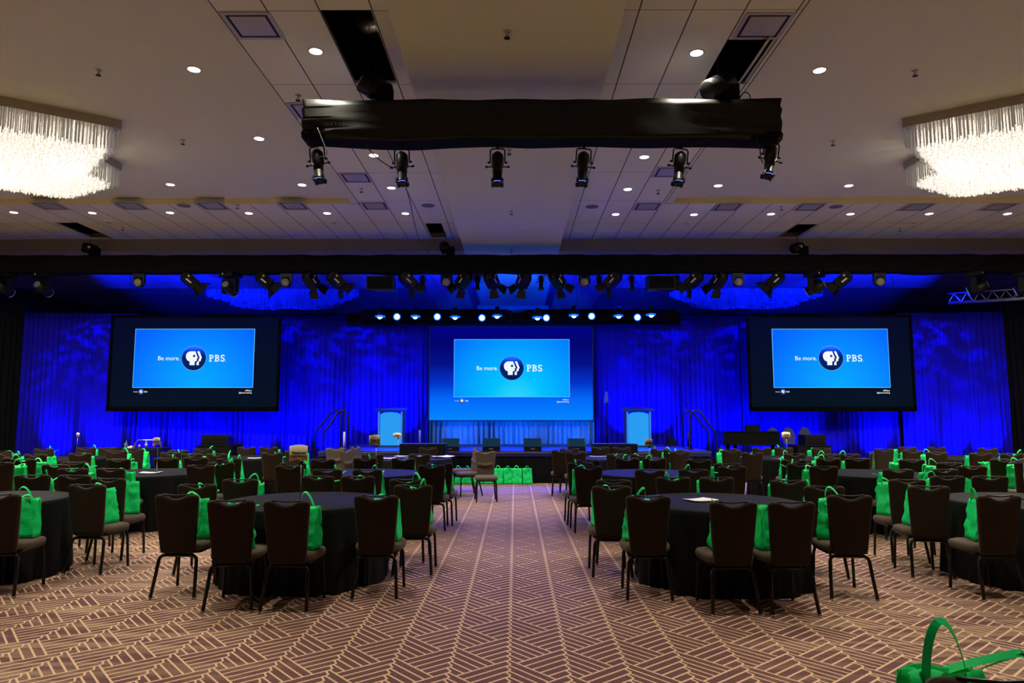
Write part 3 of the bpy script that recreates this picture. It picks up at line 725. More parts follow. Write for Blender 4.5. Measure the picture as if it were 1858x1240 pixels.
def screen(name, label, x0, x1, z0, z1, Y, inner, bg, fg, surf_m, lit_border, foot):
    t = thing(name, label, 'projection screen', ((x0 + x1) / 2, Y, z0))
    W, Hh = x1 - x0, z1 - z0; b = 0.07 if foot else 0.03
    g = G()
    g.box((0, 0, b * .9), (W, 0.06, b * 1.8)); g.box((0, 0, Hh - b / 2), (W, 0.06, b))
    g.box((-W / 2 + b / 2, 0, Hh / 2), (b, 0.06, Hh - 2 * b)); g.box((W / 2 - b / 2, 0, Hh / 2), (b, 0.06, Hh - 2 * b))
    g.build('frame', surf_m, t)
    for sx in (-1, 1): G().tube([(sx * W * .4, 0, Hh), (sx * W * .4, 0, 6.345 - z0)], 0.006, 5).build('suspension_cable', M_metal, t)
    s = G().box((0, 0.012, Hh / 2), (W - 2 * b, 0.01, Hh - 2 * b)).build('picture_surface', bg, t)
    ix0, ix1, iz0, iz1 = inner; cxm = (x0 + x1) / 2
    ix0 -= cxm; ix1 -= cxm; iz0 -= z0; iz1 -= z0
    w_, h_ = ix1 - ix0, iz1 - iz0; mx, mz = (ix0 + ix1) / 2, (iz0 + iz1) / 2
    G().box((0, 0, 0), (w_, 0.004, h_)).build('slide_border', lit_border, s, (mx, -0.002, mz))
    o = G().box((0, 0, 0), (w_ - 0.03, 0.004, h_ - 0.03)).build('slide_panel', fg, s, (mx, -0.005, mz))
    logo(s, mx, mz, h_ * 0.205, -0.009)
    logo(s, ix0 + 0.25, iz0 - 0.11, h_ * 0.042, -0.006, True)
    place_text('#PBSam', 0.055, (ix1 - 0.03, -0.006, iz0 - 0.095), M_lit, s, 'hashtag', align='RIGHT')
    place_text('@pbsannualmtg', 0.055, (ix1 - 0.03, -0.006, iz0 - 0.155), M_lit, s, 'hashtag', align='RIGHT')
    return t
M_scframe = mat('screen_frame_black', (0.003, 0.003, 0.004), 0.8, spec=0.04)
M_scframe2 = mat('screen_frame_centre', (0.03, 0.04, 0.12), 0.6, spec=0.1)
bgC = grad_mat('centre_slide_ground', [(0, srgb(0, 135, 255)), (0.22, srgb(0, 105, 250)), (0.40, srgb(0, 50, 205)), (0.6, srgb(0, 15, 140)), (0.85, srgb(0, 0, 110)), (1, srgb(0, 0, 130))], lo=0.05, hi=2.75)
fgC = grad_mat('centre_slide_panel', [(0, srgb(50, 215, 255)), (0.3, srgb(0, 195, 255)), (0.65, srgb(0, 160, 255)), (1, srgb(0, 115, 255))], radial=(0.15, -1.0, 1.0), lo=0, hi=2.45)
bgS = grad_mat('side_slide_ground', [(0, srgb(0, 14, 30)), (1, srgb(0, 6, 38))], lo=0, hi=2.6)
fgS = grad_mat('side_slide_panel', [(0, srgb(0, 172, 255)), (0.45, srgb(0, 145, 255)), (0.8, srgb(0, 115, 255)), (1, srgb(0, 98, 255))], radial=(0.15, -0.9, 1.0), lo=0, hi=2.3)
M_bdr = emis('slide_border_light', srgb(90, 190, 255), 1.0)
YC = 20.98; YS = 19.55
a = aty(779, 592, YC); b_ = aty(1078, 766, YC); i0 = aty(824, 616, YC); i1 = aty(1034, 721, YC)
screen('projection_screen', 'large centre projection screen glowing bright blue between the lecterns', a[0], b_[0], b_[2], a[2], YC, (i0[0], i1[0], i1[2], i0[2]), bgC, fgC, M_scframe2, M_bdr, False)
a = aty(203, 572, YS); b_ = aty(505, 747, YS); i0 = aty(246, 597, YS); i1 = aty(459, 704, YS)
screen('projection_screen', 'left projection screen in a black frame with dark surround', a[0], b_[0], b_[2], a[2], YS, (i0[0], i1[0], i1[2], i0[2]), bgS, fgS, M_scframe, M_bdr, True)
a = aty(1354, 571, YS); b_ = aty(1663, 747, YS); i0 = aty(1400, 597, YS); i1 = aty(1616, 704, YS)
screen('projection_screen', 'right projection screen in a black frame with dark surround', a[0], b_[0], b_[2], a[2], YS, (i0[0], i1[0], i1[2], i0[2]), bgS, fgS, M_scframe, M_bdr, True)
# black header cloth above the centre screen
drape('header_drape', 'black header cloth behind the row of glowing blue stage lights', [(-5.0, 20.75), (4.9, 20.75)], lambda t: 4.62, 4.27, M_black, amp=0.012, wl=0.4, seed=11)

# ================================================================ STAGE
SY0, SY1, SZ = 16.9, 20.75, 0.75
t = thing('stage_platform', 'low black-skirted stage with blue-lit deck in front of the centre screen', 'stage', (0, SY0, 0))
g = G(); g.box((-0.02, (SY1 - SY0) / 2, SZ - 0.06), (9.3, SY1 - SY0, 0.12)); g.build('deck', M_stage, t)
G().box((-0.02, -0.006, SZ - 0.035), (9.32, 0.012, 0.025)).build('edge_trim', M_steel, t)
def skirt(u, v):
    s = u * (9.2 + 2 * 3.9)
    k = 0.012 * math.sin(s * 26) + 0.006 * math.sin(s * 11)
    z = (SZ - 0.07) * (1 - v) + 0.005
    if s < 3.9: return (-4.6 - k, 3.9 - s, z)
    if s < 13.1: return (-4.6 + (s - 3.9), 0.02 - k, z)
    return (4.6 + k, s - 13.1, z)
G().grid(skirt, 700, 3).build('skirt', M_black, t)

# lecterns
def lectern(px0, px1, label, sgn):
    y = 19.3; a = aty(px0, 744, y); b = aty(px1, 744, y); cx = (a[0] + b[0]) / 2; zt = 1.75 - SZ
    zt = a[2] - SZ; w_ = (b[0] - a[0])
    t = thing('lectern', label, 'lectern', (cx, y, SZ), group=None)
    for s in (-1, 1):
        G().poly([(s * w_ * .38, -0.22, 0.02), (s * w_ * .44, -0.22, 0.02), (s * w_ * .46, -0.25, zt - 0.04), (s * w_ * .37, -0.25, zt - 0.04)], (0, 0.42, 0)).build('side_panel', M_pod, t)
    G().poly([(-w_ * .36, -0.24, 0.04), (w_ * .36, -0.24, 0.04), (w_ * .36, -0.24, zt - 0.12), (w_ * .22, -0.24, zt - 0.075), (0, -0.24, zt - 0.06), (-w_ * .22, -0.24, zt - 0.075), (-w_ * .36, -0.24, zt - 0.12)], (0, 0.02, 0)).build('front_panel', M_podpanel, t)
    for s in (-1, 1):
        G().box((s * w_ * .40, -0.262, zt / 2), (w_ * .05, 0.02, zt - 0.1)).build('light_strip', emis('lectern_strip', srgb(60, 130, 255), 0.8) if 'lectern_strip' not in bpy.data.materials else bpy.data.materials['lectern_strip'], t)
    g = G(); g.poly([(-w_ * .55, -0.32, zt - 0.03), (w_ * .55, -0.32, zt - 0.03), (w_ * .5, 0.22, zt + 0.02), (-w_ * .5, 0.22, zt + 0.02)], (0, 0, 0.035)); g.build('top', mat('lectern_top', (0.02, 0.05, 0.10), 0.5, spec=0.2) if 'lectern_top' not in bpy.data.materials else bpy.data.materials['lectern_top'], t)
    G().box((0, 0, 0.015), (w_ * 1.0, 0.5, 0.03)).build('base', M_pod, t)
    m_ = G().tube([(sgn * 0.04, 0.1, zt + 0.03), (sgn * 0.04, 0.05, zt + 0.15), (sgn * -0.02, 0.0, zt + 0.22)], 0.006, 6).build('gooseneck_microphone', M_metal, t)
    G().lathe([(0.0, 0), (0.014, 0.005), (0.016, 0.03), (0.0, 0.045)], 8, (sgn * -0.02, 0.0, zt + 0.215)).build('foam_tip', M_metal, m_)
    light('AREA', (cx, y - 0.35, SZ + 0.7), 3, (0.0, 0.4, 1.0), (cx, y - 2, SZ + 0.5), size=0.5)
    return t
lectern(686, 737, 'tall lectern with glowing azure front panel on the left side of the stage', 1)
lectern(1130, 1181, 'tall lectern with glowing azure front panel on the right side of the stage', -1)

# confidence monitors / wedges along the front edge
proto = None
for i, px in enumerate([817.5, 891.5, 966.5, 1046]):
    x0 = aty(px, 800, 17.1)[0]
    lab = 'dark wedge floor monitor, %s of four along the stage front' % nth(i, 4)
    if proto is None:
        t = thing('floor_monitor', lab, 'stage monitor', (x0, 17.15, SZ), group='floor monitors along the stage front')
        W_ = 0.42
        g = G(); g.poly([(-W_ / 2, -0.16, 0.0), (-W_ / 2, 0.16, 0.0), (-W_ / 2, 0.10, 0.29), (-W_ / 2, -0.02, 0.295), (-W_ / 2, -0.16, 0.10)], (W_, 0, 0)); g.build('cabinet', M_metal, t)
        G().add([(-W_ / 2 + .015, -0.163, 0.105), (W_ / 2 - .015, -0.163, 0.105), (W_ / 2 - .015, -0.023, 0.292), (-W_ / 2 + .015, -0.023, 0.292)], [(0, 1, 2, 3)]).build('grille', M_monitor, t)
        G().box((0, -0.163, 0.05), (0.10, 0.01, 0.03)).build('handle', M_steel, t)
        proto = t
    else: dup(proto, (x0, 17.15, SZ), 0, lab)

# black subwoofer boxes standing on the floor in front of the stage
for px0, px1, lb in ((725, 808, 'left'), (1077, 1157, 'right')):
    a, b = aty(px0, 806, 16.2), aty(px1, 806, 16.2)
    t = thing('subwoofer', 'wide black subwoofer box on the floor in front of the stage, ' + lb + ' of the aisle', 'subwoofer', ((a[0] + b[0]) / 2, 16.2, 0))
    w_ = b[0] - a[0]; h_ = a[2]
    G().box((0, 0.25, h_ / 2), (w_, 0.5, h_)).build('cabinet', M_metal, t)
    G().box((0, -0.008, h_ / 2), (w_ - 0.06, 0.016, h_ - 0.06)).build('grille', M_black, t)

# handrails at the side steps
def rails(lab, pts_list, sgn):
    for k, (px_lo, px_hi, y) in enumerate(pts_list):
        xt = aty(px_hi, 800, y)[0]; xb = aty(px_lo, 800, y)[0]
        d = 1 if xb > xt else -1
        t = thing('stair_handrail', lab[k], 'handrail', (xt, y, 0))
        top = 1.72; low = 1.19
        xr = xb - xt
        p = [(0, 0, SZ + 0.02), (0, 0, top - 0.16), (d * 0.03, 0, top - 0.06), (d * 0.12, 0, top), (d * 0.26, 0, top - 0.04), (xr - d * 0.12, 0, low + 0.12), (xr - d * 0.03, 0, low + 0.04), (xr, 0, low - 0.06), (xr, 0, 0.02)]
        G().tube(p, 0.022, 8).build('rail_tube', M_metal, t)
        G().lathe([(0.06, 0), (0.06, 0.015), (0.03, 0.02)], 10, (0, 0, SZ)).build('foot_plate', M_metal, t)
        G().lathe([(0.06, 0), (0.06, 0.015), (0.03, 0.02)], 10, (xr, 0, 0)).build('foot_plate', M_metal, t)
rails(['left stair handrail, the outer of the pair at the left end of the stage', 'left stair handrail, the inner of the pair at the left end of the stage'], [(572, 618, 18.6), (587, 631, 17.6)], -1)
rails(['right stair handrail, the inner of the pair at the right end of the stage', 'right stair handrail, the outer of the pair at the right end of the stage'], [(1285, 1240, 18.6), (1299, 1253, 17.6)], 1)
for x, lb in ((-5.05, 'left'), (5.0, 'right')):
    t = thing('stage_steps', 'black steps leading up to the %s end of the stage' % lb, 'steps', (x, 18.1, 0))
    s = -1 if x < 0 else 1
    for k in range(3):
        G().box((s * (0.0 + k * 0.24 - 0.2), 0, (0.56 - k * 0.19) / 2 + 0.0), (0.25, 0.95, 0.56 - k * 0.19)).build('step', M_black, t)

# stands: presidential teleprompter poles and floor-stand microphones
def pole(px, ytop, ybase, Y, label, glass=None, white=False, zb=0.0):
    x, _, z = aty(px, ytop, Y)
    t = thing('stage_stand', label, 'stand', (x, Y, zb)); h = z - zb
    G().tube([(0, 0, 0.02), (0, 0, h - 0.03)], 0.010, 6).build('pole', M_metal, t)
    G().tube([(0, 0, 0.03), (0, 0, 0.42)], 0.028, 8).build('pole_sleeve', M_white if white else M_metal, t)
    G().lathe([(0.15, 0), (0.15, 0.02), (0.03, 0.04)], 14).build('base', M_metal, t)
    g = G(); g.tube([(-0.03, 0, h + 0.05), (-0.012, 0, h - 0.02), (0.012, 0, h - 0.02), (0.03, 0, h + 0.05)], 0.010, 5); g.build('head_clamp', M_metal, t)
    if glass:
        g = G(); g.poly([(-0.085, 0, h), (0.045, 0, h + 0.03), (0.035, 0.06, h + 0.34), (-0.03, 0.06, h + 0.34)], (0, 0.006, 0)); g.build('glass_plate', mat('prompter_glass', (0.3, 0.45, 0.9), 0.05, trans=0.7), t)
pole(626, 735, 0, 18.3, 'thin microphone stand with white sleeve beside the left handrails', white=True, zb=SZ)
pole(762, 734, 0, 20.0, 'thin prompter stand between the left lectern and the centre screen', white=True, zb=SZ)
pole(1101, 733, 0, 20.0, 'prompter stand with tilted glass plate left of the right lectern', glass=True, zb=SZ)
pole(1247, 732, 0, 18.3, 'thin microphone stand beside the right handrails', zb=SZ)
# small stack of cases by the right lectern
t = thing('equipment_stack', 'small stack of black effects cases on the stage right of the right lectern', 'equipment', (aty(1217, 800, 20.0)[0], 20.0, SZ))
for k in range(3): G().box((0.02 * (k % 2), 0, 0.04 + k * 0.07), (0.24 - 0.02 * k, 0.2, 0.06)).build('case', M_metal, t)

# grand piano and stools on the right, in front of the drape
px_, py_ = aty(1352, 800, 18.9)[0], 18.9; RZ = 0.2
tag(G().box((7.45, 19.0, RZ / 2), (3.6, 1.9, RZ)).build('band_riser', M_black), 'low black riser under the piano and round-back chairs', 'platform')
t = thing('grand_piano', 'black grand piano standing below the left end of the right screen', 'piano', (px_, py_, RZ))
case = [(-0.72, -0.72), (0.72, -0.72), (0.74, -0.1), (0.45, 0.2), (0.30, 0.75), (0.0, 0.98), (-0.45, 0.95), (-0.70, 0.6)]
case = [(x, y * 0.75) for x, y in case]
G().poly([(x, y, 0.62) for x, y in case], (0, 0, 0.33)).build('case', M_piano, t)
G().poly([(x * 1.03, y * 1.03, 0.955) for x, y in case], (0, 0, 0.025)).build('lid', M_piano, t)
G().box((0, -0.62, 0.66), (1.3, 0.18, 0.05)).build('keyboard', M_piano, t)
for x, y in ((-0.58, -0.4), (0.58, -0.4), (-0.1, 0.55)):
    G().tube([(x, y, 0.62), (x, y, 0.05)], [0.055, 0.035], 8).build('leg', M_piano, t)
g = G(); g.tube([(-0.05, -0.3, 0.6), (-0.08, -0.3, 0.12)], 0.01, 5); g.tube([(0.05, -0.3, 0.6), (0.08, -0.3, 0.12)], 0.01, 5); g.box((0, -0.32, 0.1), (0.25, 0.1, 0.04)); g.build('pedal_lyre', M_piano, t)
G().box((0.2, 0, 1.06), (0.4, 0.02, 0.16), M=Matrix.Rotation(0.3, 3, 'X')).build('music_desk', M_piano, t)
proto = None
for i, px in enumerate([1407.5, 1436, 1466]):
    x = aty(px, 800, 19.4)[0]; lab = 'blue-lit round-back chair, %s of three behind the right-hand tables' % nth(i, 3)
    if proto is None:
        t = thing('round_back_chair', lab, 'chair', (x, 19.4, RZ), group='round-back chairs by the right drape'); proto = t
        g = G(); P = [(0.20 * math.cos(a), 0, 0.80 + 0.26 * math.sin(a)) for a in [PI * k / 12 for k in range(13)]] + [(-0.18, 0, 0.62), (0.18, 0, 0.62)]
        G().poly([(x_, 0.17 - (z_ - .6) * -.1, z_) for x_, _, z_ in P], (0, 0.05, 0)).build('backrest', M_bluefab, t)
        G().lathe([(0.0, 0.44), (0.22, 0.44), (0.24, 0.47), (0.22, 0.50), (0.0, 0.51)], 18).build('seat', M_bluefab, t)
        t.scale = (.84, .9, 1)
        for sx in (-1, 1):
            G().tube([(sx * 0.2, 0.18, 0.62), (sx * 0.22, 0.12, 0.40), (sx * 0.22, 0.2, 0.0)], 0.012, 6).build('leg', M_metal, t)
            G().tube([(sx * 0.2, -0.15, 0.45), (sx * 0.22, -0.2, 0.0)], 0.012, 6).build('leg', M_metal, t)
    else: dup(proto, (x, 19.4, RZ), 0, lab, sc=(.84, .9, 1))

# black loudspeakers on plinths at both sides
for px0, px1, pxt0, pxt1, lb, wr in ((358, 420, 365, 412, 'left tables and the left screen', 1), (1447, 1507, 1462, 1500, 'right tables and the right screen', -1)):
    Y = 17.3; a, b = aty(px0, 809, Y), aty(px1, 809, Y); c, d = aty(pxt0, 790, Y), aty(pxt1, 790, Y)
    x = (a[0] + b[0]) / 2
    s_ = thing('speaker_plinth', 'black draped plinth carrying a loudspeaker between the ' + lb, 'plinth', (x, Y, 0))
    G().box((0, 0.3, a[2] / 2), (b[0] - a[0], 0.6, a[2])).build('skirt', M_black, s_)
    G().box((0, 0.3, a[2] - 0.004), (b[0] - a[0] + 0.02, 0.62, 0.02)).build('top', M_black, s_)
    zt = a[2] + 0.006
    s_ = thing('loudspeaker', 'black loudspeaker box lying on a plinth between the ' + lb, 'loudspeaker', ((c[0] + d[0]) / 2, Y, zt))
    w_ = d[0] - c[0]; h_ = c[2] - zt
    G().poly([(-w_ / 2, 0.05, 0), (w_ / 2, 0.05, 0), (w_ / 2, 0.05, h_ - 0.06 if wr > 0 else h_), (w_ / 4, 0.05, h_), (-w_ / 2, 0.05, h_)], (0, 0.45, 0)).build('cabinet', M_metal, s_)
    G().box((0, 0.045, h_ / 2 - .02), (w_ - 0.08, 0.01, h_ - 0.12)).build('grille', M_black, s_)

# bar cart table with drinks at the left
Y = 16.6; a, b = aty(186, 814, Y), aty(293, 814, Y)
t = thing('drinks_table', 'narrow black table with drinks in front of the left drape', 'table', ((a[0] + b[0]) / 2, Y, 0))
w_ = b[0] - a[0]; zt = a[2]
G().box((0, 0.25, zt - 0.015), (w_, 0.5, 0.03)).build('tabletop', M_metal, t)
G().box((0, 0.02, zt - 0.10), (w_ - 0.05, 0.02, 0.13)).build('apron', M_black, t)
for sx in (-1, 1):
    for y in (0.05, 0.45): G().tube([(sx * (w_ / 2 - 0.05), y, 0), (sx * (w_ / 2 - 0.05), y, zt - 0.03)], 0.015, 6).build('leg', M_metal, t)
x0, x1 = aty(243, 800, Y)[0] - t.location.x, aty(291, 800, Y)[0] - t.location.x
zr = aty(260, 799, Y)[2]
G().tube([(x0, 0.03, zt), (x0 + 0.01, 0.03, zr - 0.08), (x0 + 0.08, 0.03, zr), (x1 - 0.06, 0.03, zr), (x1, 0.03, zr - 0.06), (x1, 0.03, zt)], 0.016, 8).build('push_rail', M_steel, t)
M_cup = mat('clear_cup', (0.45, 0.7, 0.95), 0.1, trans=0.5); M_bottle = mat('bottle_plastic', (0.75, 0.8, 0.85), 0.15, trans=0.5)
def at_px(px, dy=0.2): return (aty(px, 810, Y + dy)[0], Y + dy, zt)
t = thing('drink_cup', 'clear plastic cup with a straw at the left end of the drinks table', 'cup', at_px(228))
G().lathe([(0.03, 0), (0.042, 0.10), (0.045, 0.105), (0.0, 0.108)], 14).build('cup', M_cup, t); G().tube([(0, 0, 0.1), (0.015, 0, 0.17)], 0.004, 5).build('straw', M_white, t)
t = thing('napkin_box', 'small white box beside the cup on the drinks table', 'box', at_px(237.5)); G().box((0, 0, 0.02), (0.11, 0.1, 0.04)).build('carton', M_paper, t); G().box((0, 0, 0.045), (0.05, 0.03, 0.01)).build('tissue', M_white, t)
for i, (px, h, c, lb) in enumerate([(253, 0.09, M_red, 'short bottle with reddish drink under the push rail'), (265, 0.17, M_white, 'tall clear bottle in the middle under the push rail'), (279, 0.15, M_red, 'clear bottle with red and white label beside the reserved sign')]):
    t = thing('bottle', lb, 'bottle', at_px(px))
    G().lathe([(0.026, 0), (0.028, h * .6), (0.010, h * .85), (0.010, h * .95)], 12).build('body', M_bottle, t)
    G().lathe([(0.012, h * .93), (0.012, h), (0.0, h)], 10).build('cap', c, t); G().lathe([(0.0285, h * .2), (0.0285, h * .5)], 12).build('label_band', c, t)

# ================================================================ CHAIRS
def chair_proto():
    t = thing('banquet_chair', '', 'chair')
    # backrest
    def outline(u, v):
        a = abs(u); z = 0.385 + v * 0.535
        hw = 0.158 + 0.042 * min(1, v * 1.05) ** 0.9
        x = u * hw
        if v > 0.999: pass
        top_dip = 0.040 * max(0, 1 - (a / 0.56) ** 2)
        rc = max(0, (a - 0.78) / 0.22); top_dip += 0.035 * (1 - math.sqrt(max(0, 1 - rc * rc)))
        rb = max(0, (a - 0.74) / 0.26); bot = 0.035 * (1 - math.sqrt(max(0, 1 - rb * rb)))
        z = (0.385 + bot) * (1 - v) + (0.92 - top_dip) * v
        return x, z
    us = [-1, -.985, -.95, -.88, -.78, -.66, -.5, -.33, -.16, 0, .16, .33, .5, .66, .78, .88, .95, .985, 1]
    vs_ = [0, .012, .04, .1, .2, .32, .42, .46, .50, .56, .60, .64, .70, .8, .88, .94, .97, .99, 1]
    def thick(u, v):
        e = min((1 - abs(u)) * 0.19, v * 0.53, (1 - v) * 0.53); r = 0.02
        return 0.027 * math.sqrt(max(0, 1 - (1 - min(1, e / r)) ** 2))
    for sgn_, name in ((1, 0), (-1, 1)): pass
    g = G(); nu, nv = len(us), len(vs_)
    P = []
    for side in (1, -1):
        for v in vs_:
            for u in us:
                x, z = outline(u, v); y = -0.205 - (z - 0.42) * 0.13 - 0.02 * (1 - u * u) * 0.6
                th = thick(u, v)
                if side == 1:
                    th += 0.030 * math.exp(-((v - 0.535) / 0.05) ** 4) * (1 - min(1, (abs(u) / 0.82) ** 8)) if th > 0.01 else 0
                P.append((x, y + side * th, z))
    fs = []; N = nu * nv
    for s_ in (0, 1):
        for j in range(nv - 1):
            for i in range(nu - 1):
                a = s_ * N + j * nu + i; q = (a, a + 1, a + 1 + nu, a + nu)
                fs.append(q if s_ else q[::-1])
    nf = len(fs) // 2
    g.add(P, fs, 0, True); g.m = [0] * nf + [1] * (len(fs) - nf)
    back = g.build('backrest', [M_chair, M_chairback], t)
    # pull bar over the dip
    yb = -0.205 - 0.5 * 0.13
    G().tube([(-0.128, yb - 0.006, 0.912), (-0.118, yb - 0.012, 0.919), (-0.06, yb - 0.016, 0.914), (0, yb - 0.018, 0.911), (0.06, yb - 0.016, 0.914), (0.118, yb - 0.012, 0.919), (0.128, yb - 0.006, 0.912)], 0.0065, 8).build('pull_bar', M_leg, back)
    # seat cushion
    def seat(u, v):
        a = 2 * PI * u
        n = 4.2; c, s = math.cos(a), math.sin(a)
        rx = 0.222; ry = 0.215
        k = (abs(c) ** n + abs(s) ** n) ** (-1 / n)
        prof = [(0.0, 0.402), (0.90, 0.402), (0.97, 0.410), (1.0, 0.432), (0.99, 0.455), (0.93, 0.472), (0.75, 0.480), (0.4, 0.483), (0.0, 0.484)]
        f = v * (len(prof) - 1); i = min(int(f), len(prof) - 2); w_ = f - i
        r = prof[i][0] * (1 - w_) + prof[i + 1][0] * w_; z = prof[i][1] * (1 - w_) + prof[i + 1][1] * w_
        y = r * k * s * ry + 0.01
        return (r * k * c * rx * (1.0 - 0.06 * (y < 0) * abs(y) / 0.2), y, z - 0.02 * max(0, y - 0.15) / 0.1)
    G().grid(seat, 36, 8, wrap=True).build('seat', M_chair, t)
    G().box((0, 0.02, 0.392), (0.36, 0.36, 0.02)).build('seat_rail', M_leg, t)
    # legs
    G().tube([(-0.125, -0.195, 0.368), (0.125, -0.195, 0.368)], 0.0155, 8).build('crossbar', M_leg, t)
    for s in (-1, 1):
        l = G().tube([(s * 0.12, -0.195, 0.368), (s * 0.145, -0.196, 0.364), (s * 0.163, -0.199, 0.350), (s * 0.172, -0.205, 0.325), (s * 0.180, -0.225, 0.22), (s * 0.197, -0.275, 0.012)], 0.0155, 8).build('leg', M_leg, t)
        G().lathe([(0.012, 0), (0.015, 0.006), (0.013, 0.018)], 8, (s * 0.1975, -0.277, 0.0)).build('glide', M_glide, l)
        l = G().tube([(s * 0.165, 0.17, 0.395), (s * 0.178, 0.185, 0.33), (s * 0.19, 0.20, 0.012)], 0.0145, 8).build('leg', M_leg, t)
        G().lathe([(0.012, 0), (0.015, 0.006), (0.013, 0.018)], 8, (s * 0.19, 0.20, 0.0)).build('glide', M_glide, l)
    return t

# ================================================================ TOTE BAGS
def bag_proto(seed, hmode, special=None):
    rng = random.Random(seed)
    t = thing('tote_bag', '', 'tote bag')
    W_, D_, H_ = 0.27, 0.165, 0.36
    lean = rng.uniform(-0.02, 0.02); pinch = rng.uniform(0.55, 0.85)
    def body(u, v):
        per = [(-W_ / 2, -D_ / 2), (W_ / 2, -D_ / 2), (W_ / 2, D_ / 2), (-W_ / 2, D_ / 2)]
        lens = [W_, D_, W_, D_]; s = (u % 1.0) * 2 * (W_ + D_)
        for k in range(4):
            if s <= lens[k] or k == 3: f = min(1, s / lens[k]); break
            s -= lens[k]
        a, b = per[k], per[(k + 1) % 4]
        x = a[0] + (b[0] - a[0]) * f; y = a[1] + (b[1] - a[1]) * f
        tpr = 1 - pinch * v ** 1.3
        if k in (1, 3): x -= math.copysign(0.035 * v * math.sin(PI * f), x)   # gusset folds in
        y = y * tpr; x = x * (1.0 - 0.05 * v)
        crs = 0.020 * noise.noise(Vector((x * 9, y * 9 + v * 6, seed))) + 0.009 * noise.noise(Vector((x * 25, v * 14, seed + 4)))
        if k in (0, 2): y += crs * (1.2 if v > .05 else 0)
        else: x += crs * (1 if v > .05 else 0)
        z = v * H_ + (0.018 * noise.noise(Vector((x * 8, y * 8, seed + 7))) if v > 0.9 else 0)
        return (x + lean * v, y, z + 0.002)
    g = G(); g.grid(body, 60, 10, wrap=True); g.box((0, 0, 0.004), (W_ - 0.01, D_ - 0.01, 0.006))
    bd = g.build('bag_body', M_bag, t)
    def ribbon(pts, wd, nn):
        g = G(); P = []
        for p in pts:
            for s in (-1, 1): P.append(Vector(p) + Vector(nn) * wd / 2 * s)
        n = len(pts)
        g.add(P, [(2 * i, 2 * i + 1, 2 * i + 3, 2 * i + 2) for i in range(n - 1)], 0, True)
        return g
    for sy in (-1, 1):
        yy = sy * D_ / 2 * (1 - pinch) + lean * 0
        sw = rng.uniform(-0.06, 0.06); tip = {0: 0.11, 1: 0.02, 2: -0.015, 3: 0.06, 4: -0.035}[(hmode * 2 + (sy > 0)) % 5]; fall = {0: 0.02, 1: 0.09, 2: 0.11, 3: 0.05, 4: 0.09}[(hmode * 2 + (sy > 0)) % 5]
        if special: tip, fall, sw = special[sy > 0]
        pts = []
        for k in range(15):
            f = k / 14; a = PI * f
            x = -0.07 * math.cos(a) * (1 - 0.25 * math.sin(a)) + sw * math.sin(a) * .8
            z = H_ - 0.05 + (0.05 + tip) * (math.sin(a) ** 0.75)
            y = yy + sy * 0.004 + sy * fall * math.sin(a) ** 2
            pts.append((x + lean, y, z))
        g = G(); P = []
        for i, p in enumerate(pts):
            tt = (Vector(pts[min(i + 1, 14)]) - Vector(pts[max(i - 1, 0)])).normalized()
            yv = Vector((0, 1, 0)); sd = tt.cross(yv).normalized()
            tw = 0.25 * math.sin(PI * i / 14) ** 2
            tw += 0.35 + 0.25 * (seed % 2)
            sd = (yv * math.cos(tw) + sd * math.sin(tw)).normalized()
            for s in (-1, 1): P.append(Vector(p) + sd * (0.0125 if special else 0.0105) * s)
        g.add(P, [(2 * i, 2 * i + 1, 2 * i + 3, 2 * i + 2) for i in range(14)], 0, False)
        o = g.build('handle', M_bagin, t)
        m = o.modifiers.new('strap_thickness', 'SOLIDIFY'); m.thickness = 0.002; m.offset = 0
    m = bd.modifiers.new('cloth_thickness', 'SOLIDIFY'); m.thickness = 0.0015; m.offset = 0
    return t
NB = 6
bag_protos = [bag_proto(s, s) for s in range(NB)]
bag_used = [False] * NB; bag_n = [0]
def place_bag(x, y, z, rz, label, group, tilt=0.0, k=None):
    k = (1, 3, 2, 4, 1, 5, 3, 4, 2, 0, 5)[bag_n[0] % 11] if k is None else k
    bag_n[0] += 1
    if not bag_used[k]:
        o = bag_protos[k]; bag_used[k] = True; o['label'] = label
        o.location = (x, y, z); o.rotation_euler = (0, tilt, rz)
    else: o = dup(bag_protos[k], (x, y, z), rz, label, rot=(0, tilt, rz))
    if group: o['group'] = group
    return o
chair0 = chair_proto(); chair_used = [False]
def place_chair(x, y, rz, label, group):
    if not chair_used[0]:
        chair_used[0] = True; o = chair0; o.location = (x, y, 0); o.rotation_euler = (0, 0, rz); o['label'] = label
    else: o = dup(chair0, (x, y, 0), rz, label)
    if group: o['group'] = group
    return o

